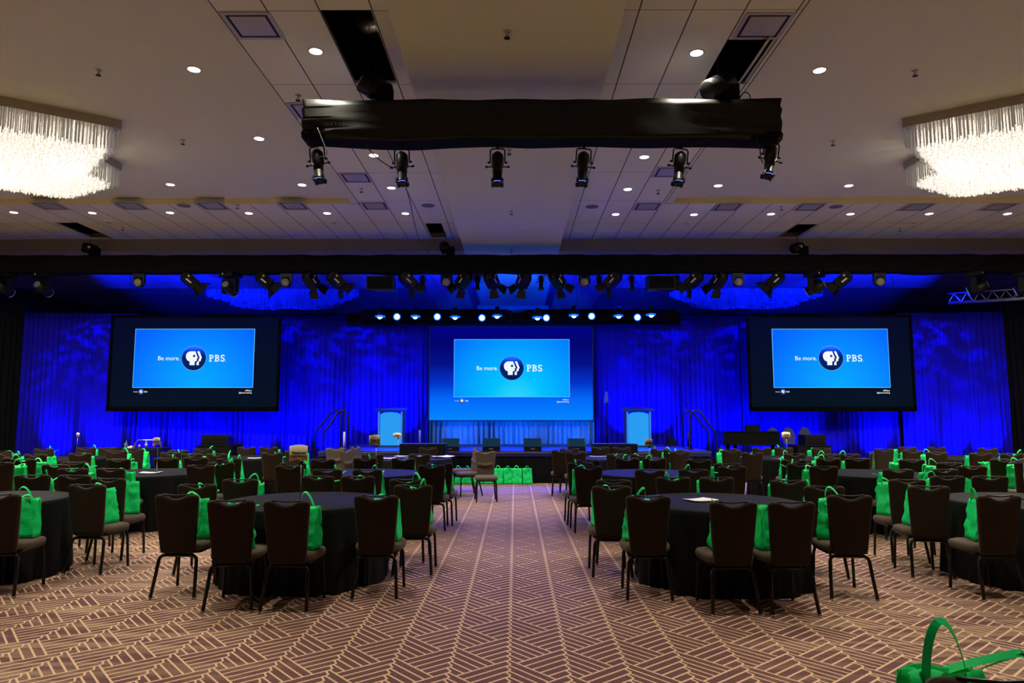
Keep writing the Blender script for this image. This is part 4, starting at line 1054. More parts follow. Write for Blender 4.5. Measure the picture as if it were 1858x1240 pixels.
# ================================================================ TABLES
def table_name(k):
    row = {'1': 'front', '2': 'middle', '3': 'back'}[k[-1]]
    side = k[:-1]
    col = {'L': 'aisle-left table', 'R': 'aisle-right table', 'LL': 'outer-left table', 'RR': 'outer-right table',
           'LLL': 'far-left table', 'RRR': 'far-right table'}[side]
    return row + ' ' + col
R_T = 0.815; ZTBL = 0.76
def table_proto():
    t = thing('banquet_table', '', 'table')
    G().lathe([(0.0, ZTBL - 0.025), (R_T - 0.02, ZTBL - 0.025), (R_T - 0.02, ZTBL - 0.004), (0.0, ZTBL - 0.004)], 48, smooth=False).build('tabletop', M_piano, t)
    for sx in (-1, 1):
        for sy in (-1, 1): G().tube([(sx * 0.35, sy * 0.40, ZTBL - 0.025), (sx * 0.38, sy * 0.43, 0.0)], 0.015, 6).build('leg', M_leg, t)
    return t
def cloth_mesh(seed, rects=()):
    def fn(u, v):
        a = 2 * PI * u
        if v < 0.4:
            r = R_T * (v / 0.4); z = ZTBL + 0.0008 * math.sin(a * 4) * (v / .4)
            return (r * math.cos(a), r * math.sin(a), z)
        w_ = (v - 0.4) / 0.6
        if w_ < 0.12: e = w_ / 0.12; r = R_T + 0.006 * e; z = ZTBL - 0.012 * e * e
        else:
            e = (w_ - 0.12) / 0.88
            f = math.sin(a * 19 + seed + 1.5 * noise.noise(Vector((math.cos(a) * 2, math.sin(a) * 2, seed)))) + 0.5 * math.sin(a * 31 + 2 * seed)
            r = R_T + 0.004 + e * (0.022 + 0.026 * f) ; z = (ZTBL - 0.012) * (1 - e) + 0.008
            if z < 0.56:
                for _ in range(14):
                    X, Y = r * math.cos(a), r * math.sin(a)
                    if not any(abs(X - ox) < 0.245 and -0.31 < Y - oy < 0.245 for ox, oy in rects): break
                    r -= 0.025
        return (r * math.cos(a), r * math.sin(a), z)
    return G().grid(fn, 240, 20, wrap=True)
tp = None; cloths = []
for idx, (k, (cx, cy, chs)) in enumerate(TABLES.items()):
    nm = table_name(k); rcy = cy; cy += 0.09
    lab = 'round banquet table under a floor-length black cloth, ' + nm
    if tp is None: tp = table_proto(); tp.location = (cx, cy, 0); tp['label'] = lab; tp['group'] = 'round banquet tables'
    else: dup(tp, (cx, cy, 0), idx * 0.3, lab)
    rects = []
    near = sorted([c_ for c_ in chs if c_[1] < rcy], key=lambda c_: c_[0] / c_[1])
    far = sorted([c_ for c_ in chs if c_[1] >= rcy], key=lambda c_: c_[0] / c_[1])
    for lst, sd in ((near, 'camera side'), (far, 'stage side')):
        for i, (x, y, bag) in enumerate(lst):
            turn = {(6.69, 13.4): 58, (9.64, 13.42): 12}.get((x, y), random.uniform(-5, 5) - 1.2 * x / y * 8 * 0.4)
            rz = math.radians(turn); d = Vector((-math.sin(rz), math.cos(rz)))
            pos = nth(i, len(lst)).replace('the only', 'alone').replace('the left', 'left').replace('the right', 'right') + ' on ' + sd + ' of ' + nm
            ox, oy = x + d.x * 0.27, y + d.y * 0.27
            for _ in range(3):                 # keep the seat just clear of the hanging cloth
                qx = min(max(cx, ox - 0.225), ox + 0.225); qy = min(max(cy, oy - 0.29), oy + 0.225)
                dd = math.hypot(qx - cx, qy - cy); need = R_T + 0.035 - dd
                if need > 0 and dd > 1e-3:
                    need = min(need, 0.02); ox += (qx - cx) / dd * need; oy += (qy - cy) / dd * need
            # back-top point sits 0.27 behind the chair's centre
            rects.append((ox - cx, oy - cy))
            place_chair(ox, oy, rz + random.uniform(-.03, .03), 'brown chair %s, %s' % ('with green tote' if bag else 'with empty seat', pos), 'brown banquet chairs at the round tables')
            if bag:
                rr = Vector((d.y, -d.x)) * (random.uniform(0.0, 0.075) * (1 if x < 0 else -1))
                fwd = random.uniform(-0.01, 0.06)
                b_rz = rz + random.choice([0.15, -0.2, 1.35, -1.2, 0.6, -0.5, 1.6]) * random.uniform(.8, 1.1)
                place_bag(ox + d.x * fwd + rr.x, oy + d.y * fwd + rr.y, 0.486, b_rz, 'green tote on the chair ' + pos, 'green tote bags on the chairs')
    c = cloth_mesh(idx * 1.7, rects).build('tablecloth', M_linen, None, (cx, cy, 0))
    tag(c, 'black floor-length cloth draped over the ' + nm, 'tablecloth', 'black round tablecloths')

# loose chairs at the third-row table left of the aisle and in the aisle
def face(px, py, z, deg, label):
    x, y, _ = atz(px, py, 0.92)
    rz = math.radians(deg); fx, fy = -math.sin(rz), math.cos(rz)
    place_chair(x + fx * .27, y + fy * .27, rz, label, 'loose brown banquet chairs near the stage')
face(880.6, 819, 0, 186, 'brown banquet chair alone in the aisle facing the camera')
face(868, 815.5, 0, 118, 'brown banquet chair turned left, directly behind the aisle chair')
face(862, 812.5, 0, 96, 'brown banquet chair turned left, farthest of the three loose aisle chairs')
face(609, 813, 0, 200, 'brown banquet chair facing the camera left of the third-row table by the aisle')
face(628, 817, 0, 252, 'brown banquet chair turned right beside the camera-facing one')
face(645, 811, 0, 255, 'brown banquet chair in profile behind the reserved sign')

# foreground chair and tote at the lower right
x, y, _ = atz(1716, 1233, 0.915); x += 0.165
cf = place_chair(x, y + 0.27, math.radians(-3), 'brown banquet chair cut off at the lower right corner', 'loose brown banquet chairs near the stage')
cf['group'] = 'foreground chair'
bag_protos.append(bag_proto(11, 0, [(0.16, 0.01, -0.02), (0.04, -0.02, 0.36)])); bag_used.append(False)
place_bag(x - 0.02, y + 0.27, 0.486, math.radians(6), 'large green tote bag with raised handles in the lower right foreground', None, k=NB)

# bags on the floor against the stage skirt
for i, (px, rz_) in enumerate([(833, 0.1), (850, -0.1), (868, 0.05), (886, 0.1), (905, -0.1), (922, 0.12), (939, -0.05), (957, 0.08)]):
    x, y, _ = atz(px, 876.5, 0.0)
    x *= 16.75 / y; y = 16.63
    fb = place_bag(x, y + 0.11 + (0.02 if i % 2 else 0), 0.0, rz_, 'green tote on the floor at stage front, %s of eight' % nth(i, 8), 'green tote bags along the stage front', k=(i * 3 + 1) % NB)
    fb.scale = (0.84, 1, 1)

# ================================================================ SIGNS AND PAPERS ON THE TABLES
def reserved_sign(k, dx, dy, px, py, w_, h_, label, yaw=0.0, words=True):
    cx, cy, _ = TABLES[k]; x, y = cx + dx, cy + dy
    _, _, zc = aty(px, py, y)
    x = aty(px, py, y)[0]
    t = thing('reserved_sign', label, 'sign', (x, y, ZTBL + 0.003), yaw)
    h = zc - ZTBL
    G().lathe([(0.045, 0), (0.045, 0.006), (0.01, 0.012)], 14).build('base', M_metal, t)
    G().tube([(0, 0, 0.005), (0, 0, h - h_ / 2 + 0.02)], 0.0035, 6).build('rod', M_steel, t)
    G().box((0, 0, h - h_ / 2 - 0.012), (0.03, 0.012, 0.03)).build('clip', M_metal, t)
    off = w_ * 0.12
    g = G(); g.grid(lambda u, v: ((u - .5) * w_ - off, 0.02 * math.cos((u - .5) * PI) - 0.028, h + (v - .5) * h_ + 0.012 * math.sin(u * PI)), 10, 2)
    c = g.build('card', M_cream, t)
    m = c.modifiers.new('card_thickness', 'SOLIDIFY'); m.thickness = 0.0015
    g = G(); rng = random.Random(5)
    g.grid(lambda u, v: ((u - .5) * w_ - off, 0.02 * math.cos((u - .5) * PI) - 0.0305, h - h_ * .5 + v * h_ * (0.10 + 0.10 * abs(math.sin(u * 7 + 1))) + 0.012 * math.sin(u * PI)), 16, 2)
    g.build('printed_band', M_orange, c)
    if words:
        place_text('Reserved', h_ * 0.24, (-off + w_ * .04, -0.0345, h - 0.02 * h_), M_ink, c, 'lettering', bold=0.0016, align='CENTER', ext=0.0005)
        place_text('Station Supporters', h_ * 0.115, (-off + w_ * .04, -0.0345, h - 0.2 * h_), M_ink, c, 'lettering', bold=0.0006, align='CENTER', ext=0.0005)
    return t
reserved_sign('L1', 0, 0, 547, 824, 0.185, 0.155, 'large cream reserved sign on the front aisle-left table')
reserved_sign('L2', 0, 0, 683, 800, 0.165, 0.145, 'cream reserved sign on the middle aisle-left table')
reserved_sign('L3', 0, 0, 723, 791, 0.16, 0.085, 'small cream reserved sign in front of the left lectern')
reserved_sign('R2', 0, 0, 1178, 804, 0.11, 0.10, 'cream reserved sign on the middle aisle-right table')
reserved_sign('LL2', 0, 0, 287, 802, 0.105, 0.10, 'cream reserved sign on the middle outer-left table')
reserved_sign('RR3', 0, 0, 1427, 790, 0.17, 0.10, 'cream reserved sign on the third-row table by the piano')
reserved_sign('LLL3', 0, 0, 141, 790, 0.055, 0.07, 'tiny cream reserved sign on the back far-left table', 0.9, True)
# sheet folded over the stand at the right edge
cx, cy, _ = TABLES['RR1']
x, y, zc = aty(1856, 838, cy + 0.2)
t = thing('folded_sheet_sign', 'white folded sheet with a blue mark on a stand at the right edge', 'sign', (x, y, ZTBL + 0.003))
G().tube([(0, 0, 0.0), (0, 0, zc - ZTBL)], 0.0035, 6).build('rod', M_steel, t); G().lathe([(0.045, 0), (0.045, 0.006), (0.01, 0.012)], 14).build('base', M_metal, t)
h = zc - ZTBL
c = G().poly([(-0.17, -0.01, h - 0.02), (0.02, -0.03, h + 0.04), (0.10, -0.02, h + 0.03), (0.06, 0.02, h - 0.0), (0.0, 0.0, h - 0.022)], (0, 0.004, 0)).build('sheet', M_paper, t)
g = G(); g.box((-0.075, -0.022, h + 0.000), (0.012, 0.004, 0.022)); g.box((-0.055, -0.024, h + 0.003), (0.012, 0.004, 0.022)); g.box((-0.065, -0.023, h - 0.004), (0.02, 0.004, 0.007)); g.build('blue_mark', mat('blue_print', (0.02, 0.10, 0.6), 0.6), c)
G().lathe([(0.0, 0), (0.062, 0.004), (0.062, 0.010), (0.0, 0.014)], 20, (0.02, -0.03, h - 0.06), (0.3, -1, 0.2)).build('round_clip', M_grille, t)

def papers(px, py, w_, d_, rz, label, n=1, curl=0.0):
    x, y, _ = atz(px, py, ZTBL)
    t = thing('paper_sheets', label, 'papers', (x, y, ZTBL + 0.004), rz)
    for k in range(n):
        a = (k - n / 2) * 0.18
        g = G(); g.grid(lambda u, v: ((u - .5) * w_, (v - .5) * d_, 0.003 + 0.004 * k + curl * (u - .5) ** 2 * 2), 6, 3)
        o = g.build('sheet', M_paper, t); o.rotation_euler = (0, 0, a); m = o.modifiers.new('paper_thickness', 'SOLIDIFY'); m.thickness = 0.0015
papers(1271, 909, 0.28, 0.22, 0.5, 'white folded paper on the front-row table right of the aisle', 2, 0.01)
papers(274, 859, 0.28, 0.22, 0.3, 'white paper on the second-row table second left of the aisle', 1, 0.02)
papers(462, 832.5, 0.25, 0.2, 0.2, 'white papers on the third-row table second left of the aisle', 2, 0.01)
papers(706, 833, 0.26, 0.21, 0.2, 'scattered papers at the left of the third-row table by the left lectern', 2, 0.02)
papers(729, 829, 0.26, 0.21, -0.2, 'papers at the middle of the third-row table by the left lectern', 2, 0.01)
papers(760, 829, 0.26, 0.21, 0.1, 'papers behind a chair on the third-row table by the left lectern', 2, 0.01)
papers(803, 830.5, 0.38, 0.36, 0.4, 'large spread of papers, right edge of back table near left lectern', 4, 0.03)
papers(1085, 829.5, 0.36, 0.1, -0.1, 'long white paper on the third-row table just right of the aisle', 1, 0.02)
papers(1415, 834, 0.2, 0.16, 0.3, 'papers with red print on the third-row table by the piano', 2, 0.02)

# ================================================================ TRUSSES AND LIGHTING RIG
def wrapped_truss(name, label, x0, x1, y, z0, z1, dep, m, sagseed, wr):
    t = thing(name, label, 'truss', ((x0 + x1) / 2, y, z0))
    L = x1 - x0; h = z1 - z0; nu = int(L / 0.05)
    ring = [(-1, 1), (-1, 0.45), (-1, 0), (-0.5, -0.0), (0.5, 0), (1, 0), (1, 0.5), (1, 1), (0, 1.0)]
    def fn(u, v):
        x = (u - .5) * L
        f = v * 9; i = int(f) % 9; w_ = f - int(f); a, b = ring[i], ring[(i + 1) % 9]
        yy = (a[0] + (b[0] - a[0]) * w_) * dep / 2; k = a[1] + (b[1] - a[1]) * w_
        zz = k * h
        nn = noise.noise(Vector((x * 0.9, k * 2, sagseed))); n2 = noise.noise(Vector((x * 2.3, k * 1.5, sagseed + 5)))
        zz += (1 - k) * (0.05 * noise.noise(Vector((x * 0.8, 0, sagseed + 2)))) + k * 0.022 * noise.noise(Vector((x * 1.7, 1, sagseed + 3)))
        e = max(0, 1 - (L / 2 - abs(x)) / 1.3) * wr
        wv = math.sin((k * 9 + abs(x) * 1.6 - L * .8) * 2.2 + 2 * nn)
        yy += math.copysign(1, a[0] + b[0] + 1e-3) * (0.02 * n2 + e * 0.035 * wv)
        return (x, yy, zz)
    g = G()
    g.grid(fn, nu, 36)
    for ux in (0, 1):
        g.add([fn(ux, v / 36) for v in range(36)], [tuple(range(36))])
    o = g.build('black_wrap', [m, M_black], t)
    for p in o.data.polygons:
        if abs(p.normal.z) > 0.6 and p.center.z < h * 0.3: p.material_index = 1
    return t
front = aty(556, 190, 9.0); fr = aty(1408, 190, 9.0)
TF0, TF1 = 5.19, 5.72
wrapped_truss('wrapped_truss', 'short black-wrapped lighting truss hanging near the camera', front[0], fr[0], 9.0, TF0, TF1, 0.34, M_satin, 3, 1.0)
wrapped_truss('wrapped_truss', 'long black-wrapped truss spanning the whole hall in front of the stage', -16.5, 16.5, 18.0, 5.26, 5.70, 0.4, M_black, 8, 0.0)
wrapped_truss('wrapped_truss', 'black-wrapped truss carrying blue lights above the centre screen', aty(658, 575, 20.5)[0], aty(1227, 575, 20.5)[0], 20.5, 4.36, 4.66, 0.3, M_black, 5, 0.0)
bt = bpy.data.objects['wrapped_truss.002']
for dx in (-3.6, 3.6): G().tube([(dx, 0, 0.25), (dx, 0, 1.985)], 0.008, 5).build('suspension_cable', M_metal, bt)
for dx in (-10.0, ): pass
# silver corner showing at the far right
t = thing('lattice_truss', 'bare lattice truss section running behind the right end of the long truss', 'truss', (12.5, 20.2, 4.82), math.radians(-30))
g = G(); Lt = 4.0
for cy_, cz_ in ((0, 0), (0.3, 0), (0.15, 0.28)): g.tube([(0, cy_, cz_), (Lt, cy_, cz_)], 0.024, 8)
o = g.build('chord_tubes', M_steel, t); g = G()
for k in range(13):
    xa, xb = k * Lt / 13, (k + .5) * Lt / 13; xc = (k + 1) * Lt / 13
    for p, q in (((0, 0), (0.15, 0.28)), ((0.3, 0), (0.15, 0.28)), ((0, 0), (0.3, 0))):
        g.tube([(xa, *p), (xb, *q), (xc, *p)], 0.011, 5)
g.build('lacing', M_steel, t)
t = thing('truss_stand', 'black stand with small lamp head holding the lattice truss', 'stand', (aty(1758, 600, 20.7)[0], 20.7, 0))
G().tube([(0, 0, 0.05), (0, 0, 4.9)], 0.04, 8).build('mast', M_metal, t); G().box((-0.1, 0, 5.0), (0.5, 0.2, 0.2)).build('lamp_head', M_metal, t); G().box((0, 0, 0.03), (0.7, 0.7, 0.06)).build('base', M_metal, t)

# chain hoists
def hoist(x, y, z, r, L, ax, zc, label, stick=True):
    t = thing('chain_hoist', label, 'chain hoist', (x, y, z))
    a = Vector(ax).normalized(); c = Vector((0, 0, r * 1.5))
    G().lathe([(0.0, -L / 2), (r * .8, -L / 2), (r, -L / 2 + .03), (r, L / 2 - .03), (r * .8, L / 2), (0.0, L / 2)], 20, c, ax).build('motor_body', M_metal, t)
    G().lathe([(r * 1.03, -L * .12), (r * 1.08, -L * .08), (r * 1.08, L * .08), (r * 1.03, L * .12)], 20, c, ax).build('housing_band', M_metal, t)
    G().tube([(0, 0, -0.02), (0, 0, r * .7)], 0.03, 8).build('lower_hook', M_steel, t)
    g = G(); n = int((zc - z - r * 2.3) / 0.045); 
    for k in range(n):
        zz = r * 2.4 + k * 0.045; d = (0.012, 0, 0) if k % 2 else (0, 0.012, 0); D = Vector(d)
        p = Vector((0, 0, zz))
        g.tube([p + D, p + D + Vector((0, 0, .02)), p + Vector((0, 0, .035)), p - D + Vector((0, 0, .02)), p - D, p - Vector((0, 0, .014))], 0.0045, 4, closed=True)
    g.build('chain', M_steel if False else M_metal, t)
    G().box((0.14 * (1 if a.x > 0 else -1) , -0.02, 0.10), (0.20, 0.2, 0.24)).build('chain_bag', M_black, t)
    if stick:
        b = Vector((0, -r * 1.02, r * 1.6)); G().box(b, (0.16, 0.006, 0.06)).build('sticker', M_white, t)
    return t
xm, _, _ = aty(680, 165, 9.0); hoist(xm, 9.0, TF1 + .02, 0.15, 0.42, (1, 0.35, -0.45), 7.9, 'black chain hoist on the left end of the short wrapped truss', False)
xm, _, _ = aty(1304, 165, 9.0); hoist(xm, 9.0, TF1 + .02, 0.15, 0.46, (0.9, 0.5, 0.55), 7.9, 'black chain hoist on the right end of the short wrapped truss', False)
for px, ax, lb in ((163, (1, 0.5, -0.2), 'left part'), (808, (0.1, 1, -0.3), 'middle'), (1447, (1, 0.5, 0.3), 'right part')):
    xm, _, _ = aty(px, 455, 18.0); hoist(xm, 18.0, 5.72, 0.13, 0.36, ax, 7.6, 'black chain hoist with white sticker on the %s of the long truss' % lb)

# -- profile spotlights on the short truss
def profile(label, group, loc, size=1.0, tiltx=0.0, tilty=0.0, leds=True, proto=None):
    if proto is not None:
        return dup(proto, loc, 0, label, rot=(tiltx, tilty, 0))
    t = thing('profile_spotlight', label, 'stage spotlight', loc, group=group); s = size
    # local: hangs from z=0, body points down (-z), rear cap upper
    G().tube([(0, 0, 0.02), (0, 0, -0.03)], 0.018 * s, 8).build('clamp', M_metal, t)
    G().tube([(-.085 * s, 0, -.20 * s), (-.085 * s, 0, -.06 * s), (-.07 * s, 0, -.035 * s), (0, 0, -.03 * s), (.07 * s, 0, -.035 * s), (.085 * s, 0, -.06 * s), (.085 * s, 0, -.20 * s)], 0.009 * s, 6).build('yoke', M_metal, t)
    b = G().lathe([(0.0, -.09 * s), (.045 * s, -.10 * s), (.068 * s, -.13 * s), (.072 * s, -.20 * s), (.072 * s, -.27 * s), (.058 * s, -.30 * s), (.058 * s, -.36 * s), (0.0, -.36 * s)], 16).build('lamp_housing', M_metal, t)
    G().lathe([(.052 * s, -.34 * s), (.055 * s, -.46 * s), (.066 * s, -.47 * s), (.066 * s, -.51 * s), (.0, -.50 * s)], 16).build('lens_barrel', M_metal, t)
    g = G()
    for q in range(4):
        a_ = PI / 4 + q * PI / 2; g.box((.07 * s * math.cos(a_), .07 * s * math.sin(a_), -.49 * s), (.03 * s, .03 * s, .05 * s), rz=a_)
    g.build('gel_frame', M_metal, t)
    for sx in (-1, 1):
        g = G(); g.tube([(sx * .07 * s, 0, -.28 * s), (sx * .12 * s, 0, -.28 * s)], .007 * s, 6); g.tube([(sx * .115 * s, 0, -.28 * s), (sx * .14 * s, 0, -.28 * s)], .014 * s, 8); g.build('shutter_handle', M_metal, t)
        G().tube([(sx * .08 * s, 0, -.22 * s), (sx * .115 * s, 0, -.22 * s)], .012 * s, 8).build('yoke_knob', M_metal, t)
    if leds:
        o = G().lathe([(0.0, 0), (.006 * s, 0), (.006 * s, .003)], 8, (.022 * s, -.058 * s, -.155 * s), (0, -1, .4)).build('status_led', M_led, b)
        g = G()
        for q in range(9):
            a_ = -PI / 2 + (q - 4) * 0.28; g.box((.064 * s * math.cos(a_), .064 * s * math.sin(a_), -.505 * s), (.008 * s, .008 * s, .006 * s))
        g.build('lens_glow', M_led, t)
        G().box((0, -.035 * s, -.098 * s), (.03 * s, .02 * s, .012 * s)).build('red_tag', M_red, t)
    return t
PF = [(574, 262, 10), (729, 266, 4), (903, 266, 0), (1060, 266, -5), (1236, 266, -9), (1402, 250, -14)]
p0 = None
for i, (px, py, dg) in enumerate(PF):
    x, y, z = aty(px, py, 8.95)
    lab = 'black profile spotlight, %s of six under the short wrapped truss' % nth(i, 6)
    o = profile(lab, 'profile spotlights under the short truss', (x, y, min(z, TF0 + 0.02)), 1.12, math.radians(-14), math.radians(dg) * -1, True, p0)
    if i == 0: o.rotation_euler = (math.radians(-14), math.radians(-dg), 0); p0 = o
def cable(label, pts, r=0.007, m=M_cable, name='cable'):
    P = [Vector(p) for p in pts]; out = []
    for i in range(len(P) - 1):
        a = P[max(0, i - 1)]; b, c = P[i], P[i + 1]; d = P[min(len(P) - 1, i + 2)]
        for k in range(8):
            t_ = k / 8; out.append(0.5 * ((2 * b) + (c - a) * t_ + (2 * a - 5 * b + 4 * c - d) * t_ ** 2 + (3 * b - a - 3 * c + d) * t_ ** 3))
    out.append(P[-1]); o = G().tube(out, r, 6).build(name, m); tag(o, label, 'cable'); return o
cable('black cable looping from the short truss to the second spotlight', [aty(659, 258, 8.9), aty(680, 283, 8.85), aty(700, 298, 8.85), aty(714, 306, 8.9)])
cable('long thin black cable running from the second spotlight down to the long truss', [aty(737, 342, 9.0), aty(745, 370, 10.2), aty(752, 405, 12.5), aty(763, 440, 15.5), aty(781, 464, 17.72)], 0.008)
cable('pale cable looped beside the leftmost spotlight of the short truss', [aty(576, 232, 8.8), aty(588, 262, 8.8), aty(593, 276, 8.8), aty(588, 283, 8.82), aty(562, 287, 8.85)], 0.006, mat('pale_cable', (0.22, 0.30, 0.28), 0.4))
cable('short black cable beside the rightmost spotlight of the short truss', [aty(1372, 252, 8.85), aty(1378, 266, 8.85), aty(1380, 285, 8.85), aty(1384, 296, 8.9)])
cable('black cable loop above the right end of the short truss', [aty(1341, 180, 8.95), aty(1349, 168, 8.95), aty(1360, 172, 8.95), aty(1361, 190, 8.95)])

# -- fresnels with barn doors on the long truss
def fresnel(label, loc, yaw, tilt):
    t = thing('fresnel_spotlight', label, 'stage spotlight', loc, yaw, group='barn-door fresnels under the long truss')
    g = G(); 
    for s in (-1, 1): g.tube([(s * .155, 0, 0.0), (s * .155, 0, -.22)], .009, 6)
    g.tube([(-.155, 0, -.01), (.155, 0, -.01)], .009, 6); g.build('yoke', M_metal, t)
    M_ = Matrix.Rotation(tilt, 3, 'X')       # +y forward, tilts down
    def R_(p): return M_ @ Vector(p) + Vector((0, 0, -.24))
    b = G().box(R_((0, -0.03, 0)), (.27, .34, .25), M=M_)
    b.lathe([(.125, -0.12), (.125, 0.12)], 14, R_((0, -.17, 0)), M_ @ Vector((1, 0, 0)))
    b = b.build('lamp_housing', M_metal, t)
    G().lathe([(.13, 0), (.135, .05), (.12, .05), (.115, .01)], 20, R_((0, .14, 0)), M_ @ Vector((0, 1, 0))).build('lens_ring', M_metal, t)
    for k in range(4):
        a = k * PI / 2; g = G()
        dirx = Vector((math.cos(a), 0, math.sin(a))); per = Vector((-math.sin(a), 0, math.cos(a)))
        base = Vector((0, .19, 0)) + dirx * .13; tip = base + Vector((0, .17, 0)) + dirx * .13
        q = [R_(base - per * .10), R_(base + per * .10), R_(tip + per * .15), R_(tip - per * .15)]
        nn = (q[1] - q[0]).cross(q[2] - q[1]).normalized() * .004
        g.poly(q, nn); g.build('barn_door', M_metal, t)
    G().box(R_((-.139, -.06, -.05)), (.004, .16, .04), M=M_).build('sticker', M_white, b); G().box(R_((-.139, -.14, .05)), (.004, .05, .05), M=M_).build('sticker', M_yellow, b)
    G().box(R_((.139, -.06, -.05)), (.004, .16, .04), M=M_).build('sticker', M_white, b); G().box(R_((.139, -.14, .05)), (.004, .05, .05), M=M_).build('sticker', M_yellow, b)
    G().box(R_((.06, -.05, .128)), (.05, .12, .004), M=M_).build('sticker', M_white, b)
    return t
FR = [(347, -60), (482, -62), (566, -22), (612, -52), (742, -52), (840, 42), (893, -26), (949, 26), (1013, -42), (1110, 50), (1257, 52), (1303, 22), (1405, 60), (1527, 60)]
fp = None; fy = 17.95; fz = 5.27
for i, (px, yw) in enumerate(FR):
    x = aty(px, 515, fy)[0]; lab = 'barn-door fresnel pointing down %s, %s of fourteen under long truss' % ('right' if yw < 0 else 'left', nth(i, 14))
    if fp is None: fp = fresnel(lab, (x, fy, fz), math.radians(yw), math.radians(-38))
    else: dup(fp, (x, fy, fz), math.radians(yw), lab)
# -- moving heads
def mover(label, loc, rz):
    t = thing('moving_head_light', label, 'moving head light', loc, rz, group='large moving heads under the long truss')
    G().box((0, 0, -.04), (.46, .36, .12)).build('base', M_metal, t)
    g = G(); g.poly([(-.23, -.07, -.14), (.23, -.07, -.14), (.23, -.07, -.50), (.17, -.07, -.52), (.16, -.07, -.30), (.10, -.07, -.20), (-.10, -.07, -.20), (-.16, -.07, -.30), (-.17, -.07, -.52), (-.23, -.07, -.50)], (0, .14, 0)); g.build('yoke', M_metal, t)
    c = Vector((0, 0, -.40)); a = Vector((-.25, .9, -.35))
    h = G().lathe([(0.0, -.24), (.09, -.24), (.13, -.18), (.145, -.05), (.13, .10), (.12, .22), (.0, .22)], 18, c, a).build('head', M_metal, t)
    G().lathe([(.09, 0), (.092, .012), (.05, .02), (0, .02)], 16, c - a.normalized() * .245, -a).build('rear_cap', M_grille, h)
    G().lathe([(.123, .205), (.126, .215), (.118, .224)], 18, c, a).build('lens_rim', mat('blue_lit_rim', (0.3, 0.5, 0.9), 0.3), h)
    G().box((-.1, -.182, -.03), (.03, .006, .05)).build('display', M_white, t)
    return t
MV = [(9, -1), (80, -1), (418, -1), (1478, 1), (1772, 1), (1858, 1)]; mp_ = None
for i, (px, s) in enumerate(MV):
    x = aty(px, 515, 18.0)[0]; lab = 'large black moving head light, %s of six under the long truss' % nth(i, 6)
    if mp_ is None: mp_ = mover(lab, (x, 18.0, 5.25), -0.4)
    else: dup(mp_, (x, 18.0, 5.25), -0.4 if s < 0 else 0.7, lab)
# -- round wash heads
def wash(label, loc):
    t = thing('wash_light', label, 'wash light', loc, group='round wash lights under the long truss')
    g = G(); g.poly([(-.15, -.04, .02), (.15, -.04, .02), (.15, -.04, -.24), (.11, -.04, -.26), (.10, -.04, -.08), (-.10, -.04, -.08), (-.11, -.04, -.26), (-.15, -.04, -.24)], (0, .08, 0)); g.build('yoke', M_metal, t)
    h = G().lathe([(0.0, -.06), (.11, -.06), (.125, -.04), (.125, .08), (.06, .12), (0, .12)], 22, (0, 0, -.21), (0.1, 1, 0.15)).build('head', M_metal, t)
    G().lathe([(0.0, 0), (.10, 0), (.10, .006), (0, .006)], 22, (-.006, -.068, -.219), (0.1, 1, 0.15)).build('face', mat('wash_face', (0.30, 0.26, 0.22), 0.5, bump=0.8, bscale=60), h)
    return t
wp = None; WS = [254, 520.5, 811, 1060, 1338, 1594]
for i, px in enumerate(WS):
    x = aty(px, 515, 18.0)[0]; lab = 'small round wash light, %s of six under the long truss' % nth(i, 6)
    if wp is None: wp = wash(lab, (x, 17.95, 5.22))
    else: dup(wp, (x, 17.95, 5.22), 0, lab)
# -- short profiles pointing down from the long truss
pp = None; PS = [766, 866, 982, 1088, 1148, 1229]
for i, px in enumerate(PS):
    x = aty(px, 515, 18.1)[0]; lab = 'short black profile light pointing down, %s of six under long truss' % nth(i, 6)
    o = profile(lab, 'down-pointing profile lights under the long truss', (x, 18.24, 5.33), 0.95, math.radians(-8), 0, False, pp)
    if pp is None: pp = o; o.rotation_euler = (math.radians(-8), 0, 0)
# -- box speakers
for px, lb in ((692, 'left'), (1198, 'right')):
    x = aty(px, 515, 18.0)[0]
    t = thing('hanging_speaker', 'black box speaker hung under the long truss, %s of the centre' % lb, 'loudspeaker', (x, 18.0, 5.18), -0.06 if lb == 'left' else 0.06)
    G().box((0, 0, -.20), (.70, .35, .36)).build('cabinet', M_metal, t); G().box((0, -.18, -.20), (.64, .012, .30)).build('grille', M_black, t)
    g = G(); 
    for s in (-1, 1): g.tube([(s * .2, 0, -.03), (s * .2, 0, .1)], .01, 6)
    g.build('hanger', M_metal, t)
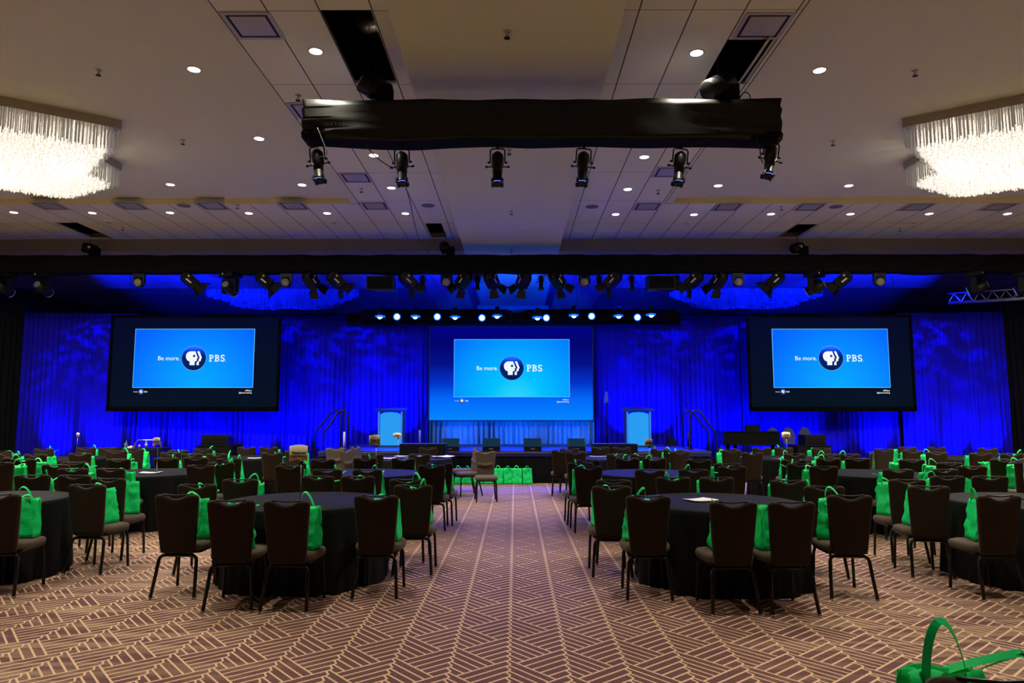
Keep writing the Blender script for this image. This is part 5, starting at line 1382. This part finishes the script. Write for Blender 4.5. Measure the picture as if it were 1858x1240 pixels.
# -- blue lights over the centre screen
BY = 20.33
def par(label, loc):
    t = thing('stage_wash_light', label, 'stage light', loc, group='blue lights above the centre screen, heads down')
    G().box((0, 0, .0), (.12, .1, .08)).build('clamp', M_metal, t)
    G().box((0, .14, .0), (.03, .24, .03)).build('bracket', M_metal, t)
    h = G().lathe([(0.0, -.02), (.09, -.03), (.13, -.10), (.14, -.17), (.14, -.21)], 18).build('head', M_metal, t)
    G().lathe([(.145, -.215), (.14, -.25), (.10, -.265), (0, -.27)], 18).build('lens_glow', M_bluelens2, h)
    G().lathe([(0, 0), (.075, 0), (.06, .035), (0, .04)], 14, (0, -.07, -.245), (0, -1, .0)).build('lens', M_bluelens, h)
    return t
bp_ = None; BX = [(690, 575), (754, 575), (826, 576), (902, 574), (975, 577), (1041, 573), (1122, 574), (1181, 572)]
for i, (px, py) in enumerate(BX):
    x, _, z = aty(px, py, BY - .1); lab = 'downward blue stage light, %s of eight above centre screen' % nth(i, 8)
    if bp_ is None: bp_ = par(lab, (x, BY - .1, z + .24))
    else: dup(bp_, (x, BY - .1, z + .24), 0, lab)
    light('SPOT', (x, BY - .12, z - .06), 110 if i % 2 == 0 else 5200, (0.0, 0.015, 1.0), (x * 1.1, 21.1 if i % 2 == 0 else 17.6, 1.9 if i % 2 == 0 else 0.7), spot_size=math.radians(42), spot_blend=0.7, shadow_soft_size=0.06)
def par2(label, loc, rz):
    t = thing('stage_par_light', label, 'stage light', loc, rz, group='blue lights above the centre screen, facing the hall')
    G().tube([(0, .24, .14), (0, 0, .14), (0, 0, .05)], .015, 6).build('clamp', M_metal, t)
    a = Vector((0, -1, -.18))
    h = G().lathe([(0.0, -.16), (.07, -.15), (.10, -.04), (.105, .04), (.10, .045)], 18, (0, 0, 0), a).build('head', M_metal, t)
    G().lathe([(0, .048), (.078, .046), (.080, .03)], 18, (0, 0, 0), a).build('lens', M_bluelens, h)
    G().lathe([(.081, .045), (.104, .047), (.108, .04)], 18, (0, 0, 0), a).build('lens_rim', M_bluelens2, h)
    return t
b2 = None; B2 = [(720, 575), (793, 575), (874, 577), (992, 577), (1074, 574), (1157, 576)]
for i, (px, py) in enumerate(B2):
    x, _, z = aty(px, py, BY - .15); lab = 'round blue hall-facing stage light, %s of six above centre screen' % nth(i, 6)
    if b2 is None: b2 = par2(lab, (x, BY - .15, z), 0.25)
    else: dup(b2, (x, BY - .15, z), 0.25 if i < 3 else -0.3, lab)
    light('SPOT', (x, BY - .27, z - .04), 800, (0.015, 0.035, 1.0), (x * 0.75, 13.6, 0), spot_size=math.radians(40), spot_blend=0.35, shadow_soft_size=0.09)
x, _, z = aty(927, 562, BY - .1)
profile('small dark profile lamp in the middle of the row of blue lights', None, (x, BY + .02, z + .05), 0.75, 0, 0, False)
